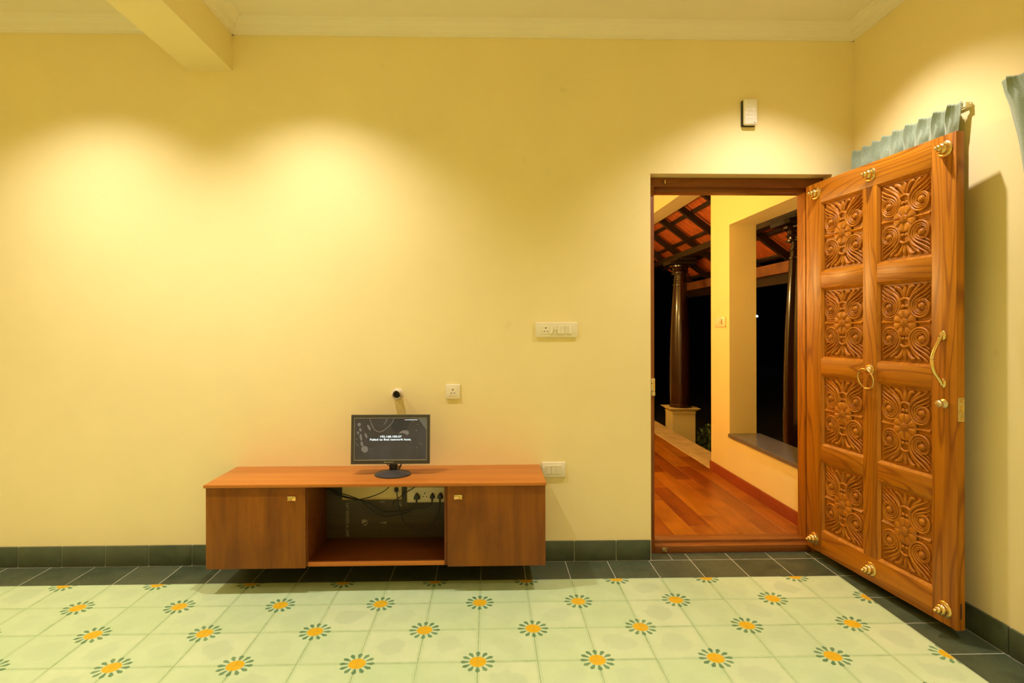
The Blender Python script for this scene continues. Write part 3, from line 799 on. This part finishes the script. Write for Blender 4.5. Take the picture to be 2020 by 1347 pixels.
x_ = -.420
while x_ < -.352:
    w_ = random.uniform(.002, .0045); onscr([(x_, .8765), (x_ + w_, .8765), (x_ + w_, .8795), (x_, .8795)], M['scr_text'], 'status_text', .0006); x_ += w_ + .0012
lg = MB(); x_ = -.030
lg.box(-.034, -.0305, -.0006, 0, -.1285, -.1225)
while x_ < .016:
    w_ = random.uniform(.002, .0045); lg.box(x_, x_ + w_, -.0006, 0, -.1275, -.1240); x_ += w_ + .001
lg.build('maker_mark', M['silver'], scr)
# leads behind the stand
MB().tube([(-.040, .045, .070), (-.034, .040, .055), (-.010, .042, .036), (.010, .060, .022), (.012, .120, .004), (.012, .170, .004), (.012, .190, .004)], .0028, 8, 6).build('signal_lead', M['cable'], mon, smooth=60)
MB().tube([(.066, .045, .070), (.058, .042, .055), (.044, .044, .034), (.036, .060, .020), (.030, .120, .004), (.028, .190, .004)], .0032, 8, 6).build('power_lead', M['cable'], mon, smooth=60)

# ------------------------------------------------------------------ sockets and switches
def wall_plate(name, label, x0, x1, z0, z1, th=0.011, y=WY, mat=None, cat='socket', group=None):
    o = thing(name, label, cat, ((x0 + x1) / 2, y, (z0 + z1) / 2))
    MB().box(-(x1 - x0) / 2, (x1 - x0) / 2, -th, 0, -(z1 - z0) / 2, (z1 - z0) / 2).build('plate', mat or M['plastic'], o, bevel=.004, smooth=40, seg=3)
    return o
def socket(par, cx, cz, w_=0.044, h_=0.046, y=-0.011):
    s_ = MB().box(cx - w_ / 2, cx + w_ / 2, y - .0018, y + .001, cz - h_ / 2, cz + h_ / 2).build('socket_face', M['plastic'], par, bevel=.001)
    for dx, dz, r in ((0, .011, .0042), (-.0095, -.0085, .0034), (.0095, -.0085, .0034)):
        MB().lathe([(r, 0), (r * .9, .0006)], 12, lambda a, b_, h: (cx + dx + a, y - .0017 - h, cz + dz + b_)).build('pin_hole', M['pin'], s_)
    return s_
def switch(par, cx, cz, w_=0.022, h_=0.046, y=-0.011, tilt=1):
    mb = MB(); a, b_ = w_ / 2 - .0005, h_ / 2
    d0, d1 = (.002, .005) if tilt > 0 else (.005, .002)
    mb.v += [(cx - a, y, cz - b_), (cx + a, y, cz - b_), (cx + a, y, cz + b_), (cx - a, y, cz + b_), (cx - a, y - d1, cz - b_), (cx + a, y - d1, cz - b_), (cx + a, y - d0, cz + b_), (cx - a, y - d0, cz + b_)]
    mb.f += [(0, 1, 2, 3), (4, 5, 6, 7), (0, 1, 5, 4), (1, 2, 6, 5), (2, 3, 7, 6), (3, 0, 4, 7)]
    return mb.build('switch', M['plastic'], par, bevel=.0008)
o = wall_plate('power_socket', 'square ivory socket alone on the wall above the monitor', -0.2085, -0.1225, 0.968, 1.056)
socket(o, 0, 0, .050, .050)
o = wall_plate('switch_board', 'long ivory switch plate with one socket, high on wall left of the doorway', 0.325, 0.576, 1.332, 1.423, cat='switch')
socket(o, -.0635, 0)
for k, t_ in enumerate((1, 0, 1, 1, -1, 1)):
    x_ = -.030 + .0223 * k
    if k == 1:
        b1 = MB().box(x_ - .0105, x_ + .0105, -.0125, -.010, -.023, .023).build('dimmer_face', M['plastic'], o, bevel=.0008)
        MB().lathe([(.0075, 0), (.0075, .010), (.006, .012)], 16, lambda a, b_, h: (x_ + a, -.0125 - h, .003 + b_)).build('dimmer_knob', M['plastic'], b1, smooth=40)
    else: switch(o, x_, 0, tilt=t_)
o = wall_plate('switch_plate', 'ivory plate with three switches at the right end of the cabinet', 0.362, 0.503, 0.499, 0.590, cat='switch')
MB().box(-.046, .046, -.0145, -.010, .021, .0265).build('top_lip', M['plastic'], o, bevel=.001)
for k in range(3): switch(o, -.0305 + .0305 * k, -.003, .0295, .043, tilt=-1)
o = wall_plate('cabinet_socket_board', 'ivory socket board on the wall inside the open cabinet bay', -0.438, -0.200, 0.357, 0.448)
for k, x_ in enumerate((-.057, -.013)): socket(o, x_, -.001, .0435)
for k, x_ in enumerate((.032, .078)): socket(o, x_, -.001, .0445)
o = thing('intrusion_sensor', 'rounded white sensor box fixed on the wall above the doorway', 'sensor', (1.612, WY, 2.675))
MB().box(-.046, .036, -.010, 0, -.082, .076).build('back_box', M['bezel'], o, bevel=.008, smooth=40, seg=4)
MB().box(-.040, .042, -.034, -.010, -.078, .080).build('cover', M['white'], o, bevel=.011, smooth=40, seg=5)
for r_ in range(4):
    for c_ in range(3):
        MB().lathe([(.009, 0), (.007, .0012), (.001, .0016)], 14, lambda a, b_, h: (-.020 + .021 * c_ + a, -.0338 - h, .035 - .024 * r_ + b_)).build('key', M['white'], o, smooth=60)
for dx in (0, .004, .0075): MB().box(.018 + dx, .021 + dx, -.0345, -.0335, -.0665, -.0635).build('maker_mark', M['bezel'], o)
# conduit stub above the monitor
o = thing('conduit_stub', 'broken conduit stub poking out of the wall above the monitor', 'pipe', (-0.4945, WY, 0.999))
mb = MB(); n = 28; tip = [.040 + .006 * math.sin(3 * 2 * math.pi * k / n) + random.uniform(-.006, .004) for k in range(n)]
for r_, h0 in ((.0265, None), (.0225, None)):
    pass
for r_ in (.0262, .0225):
    for part in (0, 1):
        for k in range(n):
            a = 2 * math.pi * k / n; q = 1.0 - (.04 if part else 0)
            mb.v.append((r_ * q * math.cos(a), -(tip[k] if part else -.002), r_ * q * math.sin(a)))
for k in range(n):
    j = (k + 1) % n
    mb.f += [(k, j, n + j, n + k), (2 * n + k, 2 * n + j, 3 * n + j, 3 * n + k), (n + k, n + j, 3 * n + j, 3 * n + k)]
mb.build('pipe', M['tex_white'], o, smooth=40)
MB().lathe([(.0224, 0), (.0224, .002)], 24, FN).build('dark_bore', M['pin'], o)
mb = MB()
for k in range(n):
    a = 2 * math.pi * k / n; q = .034 + random.uniform(-.004, .006)
    mb.v += [(q * math.cos(a), -.0002, q * math.sin(a)), (.0255 * math.cos(a), -.004 - random.uniform(0, .003), .0255 * math.sin(a))]
for k in range(n):
    j = (k + 1) % n; mb.f.append((2 * k, 2 * j, 2 * j + 1, 2 * k + 1))
mb.build('plaster_collar', M['plaster'], o, smooth=60)
# torn cable outlet inside the bay
o = thing('cable_outlet', 'torn plaster cable outlet in the wall inside the cabinet bay', 'hole', (-0.500, WY, 0.432))
mb = MB()
for k in range(n):
    a = 2 * math.pi * k / n; q = .022 + random.uniform(-.006, .006)
    mb.v += [(q * math.cos(a), -.0002, q * 1.2 * math.sin(a)), (.013 * math.cos(a), -.006 - random.uniform(0, .004), .016 * math.sin(a))]
for k in range(n):
    j = (k + 1) % n; mb.f.append((2 * k, 2 * j, 2 * j + 1, 2 * k + 1))
mb.build('plaster_collar', M['plaster'], o, smooth=60)
MB().lathe([(.014, 0), (.014, .004)], 20, FN).build('dark_bore', M['pin'], o)

# ------------------------------------------------------------------ power cords in the bay
def cord(label, pts, plug=None, r=.0034):
    P0 = pts[0]
    o = thing('electric_cable', label, 'cable', P0, group='black cables in the cabinet bay')
    MB().tube([tuple(Vector(p) - Vector(P0)) for p in pts], r, 8, 6).build('cable', M['cable'], o, smooth=60)
    if plug:
        px, pz, s_ = plug; PV = Vector((px, WY - .0128, pz)) - Vector(P0)
        poly = [(-.019 * s_, -.017 * s_), (.019 * s_, -.017 * s_), (.020 * s_, -.006 * s_), (.007 * s_, .020 * s_), (-.007 * s_, .020 * s_), (-.020 * s_, -.006 * s_)]
        k = MB().prism(poly, 0, -.024, lambda p, a: (PV.x + p[0] * (1 + a * 8), PV.y + a, PV.z + p[1] * (1 + a * 8))).build('plug', M['black'], o, bevel=.003, smooth=40)
        MB().tube([tuple(PV + Vector((0, -.016, -.012 * s_))), tuple(PV + Vector((0, -.020, -.022 * s_))), tuple(PV + Vector((0, -.026, -.034 * s_)))], [(0, .0065), (1, .0045)], 10, 3).build('strain_relief', M['black'], k, smooth=60)
def xyz(seq, y0, y1=None):
    n = len(seq); y1 = y0 if y1 is None else y1
    return [(a, y0 + (y1 - y0) * i / (n - 1), b_) for i, (a, b_) in enumerate(seq)]
C1 = [(-.898, .466), (-.854, .438), (-.794, .416), (-.729, .397), (-.701, .392), (-.660, .352), (-.618, .321), (-.571, .293), (-.506, .299), (-.441, .310), (-.394, .335), (-.378, .358), (-.378, .366)]
C2 = [(-.898, .459), (-.835, .435), (-.760, .411), (-.705, .390), (-.639, .361), (-.588, .328), (-.541, .318), (-.453, .324), (-.387, .335), (-.322, .342), (-.292, .356), (-.287, .372)]
C3 = [(-.878, .462), (-.851, .431), (-.791, .412), (-.717, .398), (-.653, .409), (-.588, .431), (-.551, .452), (-.527, .473)]
C4 = [(-.489, .490), (-.489, .465), (-.480, .390), (-.467, .320), (-.439, .255), (-.393, .226), (-.342, .207), (-.300, .230), (-.263, .271), (-.245, .318), (-.241, .366)]
C5 = [(-.380, .470), (-.395, .452), (-.436, .427), (-.483, .393), (-.507, .376), (-.518, .353)]
cord('black cord hanging lowest across the bay to the left large plug', xyz(C1, -.055, -.042), (-.378, .396, 1.0))
cord('black cord sweeping from the bay corner to the middle small plug', xyz(C2, -.040, -.038), (-.287, .398, .80), .0030)
cord('thin black lead curving from the bay corner up to the middle', xyz(C3, -.062, -.062), None, .0026)
cord('black cord looping down in a deep U to the right plug', xyz(C4, -.070, -.040), (-.241, .398, .92), .0030)
cord('short loose black lead ending beside the torn cable outlet', xyz(C5, -.024, -.020), None, .0028)

# ------------------------------------------------------------------ curtains on the right wall
def curtain(label, y_far, y_near, ztop, zbot, npl, far_edge, near_edge, rod_far):
    o = thing('curtain', label, 'curtain', (2.20, y_far, ztop))
    ny = npl * 26 + 1
    def fn(s_, t_):
        z = ztop - (ztop - zbot) * (t_ ** 1.6)
        d = ztop - z
        ya, yb = far_edge(z), near_edge(z)
        y = ya + (yb - ya) * s_
        ph = (s_ * npl) % 1.0
        # pinch pleats in the heading, rounded folds below
        pinch = math.exp(-((ph - .5) / .17) ** 2)
        fold = .5 - .5 * math.cos(2 * math.pi * ph)
        k = min(1, max(0, (d - .055) / .06))
        triple = .5 + .5 * math.cos((ph - .5) * 2 * math.pi / .13)
        head = .004 * fold + (.030 + .012 * min(1, d / .09)) * pinch * (.45 + .55 * triple)
        low = .034 * fold ** 0.8 + .008 * math.sin(6.3 * npl * .37 * s_ + z * 2)
        x = 2.214 - (head * (1 - k) + low * k) - .006 * math.sin(9 * s_ + 4 * z)
        y += .16 * (abs(yb - ya) / npl) * math.sin(2 * math.pi * ph) * math.exp(-((d - .085) / .03) ** 2)
        z += .006 * math.sin(2 * math.pi * ph) * (1 - min(1, d / .1)) if t_ < .5 else 0
        return (x - 2.20, y - y_far, z - ztop)
    me = MB().grid(ny, 34, fn).mesh('drape', M['fabric'], smooth=70)
    c = put('drape', me, o)
    so = c.modifiers.new('thickness', 'SOLIDIFY'); so.thickness = .0025; so.offset = 0
    return o
curtain('sage green pleated curtain showing above the carved door', -0.045, -0.80, 2.425, 0.08, 9,
        lambda z: -0.045, lambda z: -0.805 + .02 * min(1, max(0, (2.42 - z) / .15)), 0)
def fe(z): return interp([(0.0, -1.005), (0.27, -1.080), (0.57, -1.132), (1.0, -1.21), (1.3, -1.25), (2.4, -1.30)], 2.42 - z)
curtain('sage green tied-back curtain at the right edge, beyond the door', -1.0, -1.62, 2.425, 0.08, 6,
        fe, lambda z: interp([(0.0, -1.64), (0.6, -1.56), (1.3, -1.40), (2.4, -1.60)], 2.42 - z), 0)
for ya, yb, lb in ((-0.03, -0.824, 'white curtain rod above the carved door, mostly behind the pleats'), (-0.985, -1.70, 'white curtain rod carrying the tied-back curtain at the right edge')):
    o = thing('curtain_rod', lb, 'curtain rod', (XR, ya, 2.405))
    MB().tube([(-.010, 0, 0), (-.010, yb - ya, 0)], .005, 10).build('rod', M['white'], o, smooth=60)
    for q in (.03, yb - ya + .035):
        MB().box(-.034, -.001, q - .03 if q < 0 else -.04, (q - .03 if q < 0 else -.04) + .022, -.012, .012).build('bracket', M['plastic'], o, bevel=.003)

# ------------------------------------------------------------------ verandah behind the doorway
VX0, VXW, VXO, VY0, VYE, VYF = 0.2, 2.140, 2.376, 0.25, 1.895, 6.2
ZB, ZVC = 2.835, 3.04
vf = struct(MB().box(VX0, VXW, VY0, VYF, -0.35, ZV - .012).build('floor_verandah', M['frame_y']))
ncol = 13; pwid = (VXW - .0 - VX0) / ncol
for c_ in range(ncol):
    y = VY0 - random.uniform(0, .9)
    while y < VYF:
        L = random.choice((0.9, 1.2, 1.2, 1.5)); ya, yb = max(y, VY0), min(y + L, VYF)
        if yb - ya > .05:
            x0 = VX0 + c_ * pwid
            put('plank', MB().box(-pwid / 2 + .0008, pwid / 2 - .0008, -(yb - ya) / 2 + .0008, (yb - ya) / 2 - .0008, -.012, 0).mesh('plank', M['plank%d' % random.choice((0, 0, 1, 2, 2))], bevel=.0012, seg=1), vf,
                (x0 + pwid / 2, (ya + yb) / 2, ZV + random.uniform(-.0003, .0003)))
        y += L
# side wall with its unglazed window opening
OY0, OY1, OZ0, OZ1 = 0.33, 1.492, 0.467, 2.281
mb = MB()
mb.box(VXW, VXO, VY0, OY0, -.35, ZVC); mb.box(VXW, VXO, OY1, VYE, -.35, ZVC); mb.box(VXW, VXO, OY0, OY1, -.35, OZ0 - .03); mb.box(VXW, VXO, OY0, OY1, OZ1, ZVC)
mb.box(VXW, VXO, VYE, VYF, ZB, ZVC)
struct(mb.build('wall_verandah', M['wall']))
struct(MB().box(VX0 - .2, VX0, VY0, VYF, -.35, ZVC).build('wall_verandah_inner', M['wall']))
struct(MB().box(VX0 - .2, VXW, VYF, VYF + .2, -.35, ZVC).build('wall_verandah_end', M['wall']))
struct(MB().box(VX0 - .2, VXO, VY0, VYF + .2, ZVC, ZVC + .15).build('ceiling_verandah', M['ceil']))
struct(MB().box(VXW - .016, VXO + .03, OY0 + .001, OY1 - .001, OZ0 - .03, OZ0).build('window_1', M['granite'], bevel=.002))
bv = struct(MB().box(VXW - .008, VXW - .001, VY0 + .01, VYE - .002, ZV, ZV + .088).build('baseboard_verandah', M['frame_y']))
for ya, yb in ((VY0 + .01, 0.92), (0.922, VYE)):
    MB().box(VXW - .016, VXW - .0075, ya, yb, ZV + .0005, ZV + .090).build('skirting_board', M['skirt'], bv, bevel=.0012)
struct(MB().box(VXW, 2.430, VYE, VYF, -.35, ZV + .004).build('trim_7', M['stone'], bevel=.006))
o = thing('verandah_switch', 'small cream switch plate on the verandah wall beside the window opening', 'switch', (VXW, 1.672, 1.438), (0, 0, R(-90)))
MB().box(-.112, .112, -.011, 0, -.045, .045).build('plate', M['plastic'], o, bevel=.003, smooth=40, seg=3)
switch(o, -.045, 0, .05); switch(o, .010, 0, .03, tilt=-1)
MB().lathe([(.010, 0), (.010, .010), (.008, .012)], 14, lambda a, b_, h: (.016 + a, -.012 - h, b_)).build('dimmer_knob', M['white'], o, smooth=40)
MB().box(.040, .052, -.0125, -.010, -.022, .026).build('indicator', M['eave'], o)

# turned columns on pedestals
XC = 2.87
SHAFT = [(0.150, .215), (0.158, .225), (0.158, .26), (0.150, .27), (0.154, .45), (0.152, .9), (0.138, 1.35), (0.116, 1.75), (0.100, 1.98), (0.098, 2.00), (0.106, 2.005), (0.106, 2.02), (0.094, 2.025), (0.090, 2.08), (0.098, 2.085), (0.098, 2.098), (0.086, 2.103), (0.084, 2.155),
         (0.125, 2.16), (0.128, 2.175), (0.110, 2.185), (0.112, 2.20), (0.122, 2.21), (0.126, 2.22), (0.108, 2.235), (0.118, 2.26), (0.150, 2.275), (0.152, 2.295), (0.120, 2.305)]
def column(y, label):
    o = thing('column', label, 'column', (XC, y, -.35), group='turned verandah columns')
    mb = MB().lathe([(r, z + .35) for r, z in SHAFT], 40, UPZ)
    mb.build('shaft', M['column'], o, smooth=35)
    mb = MB().box(-.20, .20, -.17, .17, 2.655, 2.70).box(-.14, .14, -.30, .30, 2.70, 2.74)
    mb.build('capital', M['rafter'], o, bevel=.008)
    q = [(0, 0.165), (.49, 0.165), (.495, .175), (.502, .175), (.505, .165), (.528, .168), (.532, .185), (.545, .19), (.550, .20), (.562, .225), (.566, .225), (.566, 0)]
    mb = MB(); prev = None
    for z, hw in q[:-1]:
        k = len(mb.v); mb.v += [(-hw, -hw, z), (hw, -hw, z), (hw, hw, z), (-hw, hw, z)]
        if prev is not None:
            for i in range(4): j = (i + 1) % 4; mb.f.append((prev + i, prev + j, k + j, k + i))
        prev = k
    mb.f.append((prev, prev + 1, prev + 2, prev + 3)); mb.f.append((3, 2, 1, 0))
    mb.build('pedestal', M['wall'], o)
    return o
column(4.86, 'dark turned column on a cream pedestal, seen whole beyond the verandah ledge')
column(1.66, 'dark turned column partly seen through the verandah window opening')
# tiled lean-to roof
def rz(x): return 2.815 - .75 * (x - 2.40)
roof = struct(put('roof_verandah', None, None, (VXO, 0, 2.8)))
rm = MB().prism([(2.36, rz(2.36)), (3.45, rz(3.45)), (3.45, rz(3.45) + .09), (2.36, rz(2.36) + .09)], -.028, .028, lambda p, a: (p[0] - VXO, a, p[1] - 2.8)).mesh('rafter', M['rafter'])
for k in range(1, 9): put('rafter', rm, roof, (0, -0.30 + .76 * k, 0))
bl = 0.25
bm_ = MB().prism([(-.014, .100), (.014, .100 - .021), (.014, .125 - .021), (-.014, .125)], 0.26, 6.4, lambda p, a: (p[0], a, p[1])).mesh('batten', M['rafter'])
xs = [2.28 + .27 * k for k in range(5)]
for x_ in xs: put('batten', bm_, roof, (x_ - VXO, 0, rz(x_) - 2.8))
ang = math.atan(.75)
tw = 0.252
def rtile():
    Ls = .27 / math.cos(ang) + .03
    def fn(s_, t_):
        a = (t_ - .5) * tw
        return (s_ * Ls * math.cos(ang), a, -s_ * Ls * math.sin(ang) + .006 * math.cos(4 * math.pi * t_) - .004 * (1 - s_))
    mb = MB().grid(3, 13, fn)
    return mb.mesh('roof_tile', M['clay'], smooth=50)
rtm = rtile()
for x_ in xs[:-1]:
    for k in range(24):
        put('roof_tile', rtm, roof, (x_ - VXO, .26 + tw * k + tw / 2, rz(x_) + .135 - 2.8))
MB().box(XC - .06 - VXO, XC + .06 - VXO, .26, VYF, 2.392 - 2.8, rz(XC) + .012 - 2.8).build('wall_plate_beam', M['rafter'], roof, bevel=.005)
MB().box(3.30 - VXO, 3.36 - VXO, .26, VYF, 1.99 - 2.8, 2.115 - 2.8).build('eave_board', M['eave'], roof, bevel=.005)
MB().box(3.37 - VXO, 3.40 - VXO, .26, VYF, 1.88 - 2.8, 2.05 - 2.8).build('fascia_board', M['rafter'], roof, bevel=.004)
# garden
struct(MB().box(-6, 40, VY0, 60, -.6, -.352).build('ground', M['earth']))
o = thing('garden_shrub', 'low round green shrub beyond the verandah ledge beside the wall end', 'shrub', (2.98, 3.95, -.352))
mb = MB()
for k in range(420):
    a = random.uniform(0, 2 * math.pi); u = random.uniform(-1, 1); r_ = .17 * random.uniform(.8, 1)
    p = Vector((r_ * math.sqrt(1 - u * u) * math.cos(a), r_ * math.sqrt(1 - u * u) * math.sin(a), .24 + .21 * u))
    d = Vector((random.uniform(-1, 1), random.uniform(-1, 1), random.uniform(-.3, 1))).normalized(); e_ = d.cross(Vector((.3, .5, .8))).normalized() * .016
    k0 = len(mb.v); mb.v += [tuple(p), tuple(p + d * .03 + e_), tuple(p + d * .065), tuple(p + d * .03 - e_)]; mb.f.append((k0, k0 + 1, k0 + 2, k0 + 3))
fo = mb.build('foliage', M['leafy'], o); fo['kind'] = 'stuff'
MB().tube([(0, 0, 0), (0.01, 0, .12), (0, .01, .26)], [(0, .02), (1, .012)], 8, 3).build('stem', M['rafter'], o)
o = thing('street_lamp', 'tiny distant lamp post shining in the dark beyond the window opening', 'lamp', (12.35, 22.0, -.352))
MB().tube([(0, 0, 0), (0, 0, 2.20)], .05, 8).build('post', M['rafter'], o)
MB().lathe([(.001, 2.19), (.035, 2.205), (.05, 2.24), (.035, 2.275), (.001, 2.29)], 14, UPZ, False).build('globe', emis('distant_lamp_glow', (.75, 1.0, .85), 60), o, smooth=60)

# ------------------------------------------------------------------ lamps
def downlight(x, y, z, watts, cone, col, label, group, tilt=0.0, name='recessed_or_added_downlight'):
    o = thing(name, label, 'ceiling light', (x, y, z), group=group)
    MB().lathe([(.058, -.0005), (.062, -.004), (.058, -.008), (.048, -.008), (.046, -.002)], 28, UPZ, False).build('trim_ring', M['white'], o, smooth=40)
    MB().lathe([(.046, -.0025), (.046, -.0015)], 24, UPZ).build('lens', M['lens'], o)
    l = bpy.data.lights.new('lamp', 'SPOT'); l.energy = watts; l.color = col; l.spot_size = R(cone); l.spot_blend = 1.0; l.shadow_soft_size = .028
    lo = bpy.data.objects.new('lamp', l); COL.objects.link(lo); lo.parent = o; lo.location = (0, 0, -.04); lo.rotation_euler = (tilt, 0, 0)
    return o
WL = ['round white recessed downlight over the wall left of the ceiling beam', 'round white recessed downlight over the wall above the monitor', 'round white recessed downlight over the doorway']
for (x_, y_), lb in zip(WASH, WL): downlight(x_, y_, ZC, WASH_W, WASH_CONE, LIGHT_COL, lb, 'downlights along the back wall')
for (x_, y_), q in zip(FILL, ('near the rear left corner', 'at the middle of the rear wall', 'near the rear right corner', 'beside the left wall', 'beside the right wall')):
    downlight(x_, y_, ZC, FILL_W, FILL_CONE, LIGHT_COL, 'added fill downlight out of view ' + q, 'added fill downlights')  # fixtures out of view, added as fill
for (x_, y_), lb in zip(VER, ('unseen globe pendant hung low to light the verandah evenly near the doorway', 'unseen globe pendant hung low to light the far end of the verandah')):
    o = thing('unseen_pendant', lb, 'ceiling light', (x_, y_, ZVC), group='unseen verandah lamps')
    MB().lathe([(.05, 0), (.05, -.02), (.03, -.03)], 24, UPZ).build('base', M['white'], o, smooth=40)
    MB().tube([(0, 0, -.02), (0, 0, -.80)], .006, 8).build('rod', M['brass_dull'], o)
    MB().lathe([(.03, -.788), (.07, -.81), (.085, -.85), (.07, -.895), (.03, -.918), (.001, -.922)], 24, UPZ, False).build('globe', emis('unseen_pendant_glass', (1.0, .72, .38), 4.0), o, smooth=60)
    l = bpy.data.lights.new('lamp', 'POINT'); l.energy = VER_W; l.color = VER_COL; l.shadow_soft_size = .07
    lo = bpy.data.objects.new('lamp', l); COL.objects.link(lo); lo.parent = o; lo.location = (0, 0, -1.02)
o = thing('added_roof_lamp', 'unseen lamp added on the outer verandah wall to light roof and columns', 'lamp', (VXO, 0.75, 1.55))
MB().box(0, .02, -.05, .05, -.05, .05).build('added_roof_lamp_plate', M['rafter'], o, bevel=.004)
MB().lathe([(.04, 0), (.042, .02), (.03, .045), (.001, .055)], 18, lambda a, b_, h: (.02 + h, a, b_)).build('globe', emis('added_roof_lamp_glass', (1.0, .7, .35), 3.0), o, smooth=50)
l = bpy.data.lights.new('lamp', 'POINT'); l.energy = OUT_W; l.color = VER_COL; l.shadow_soft_size = .04
lo = bpy.data.objects.new('lamp', l); COL.objects.link(lo); lo.parent = o; lo.location = (.12, 0, 0)
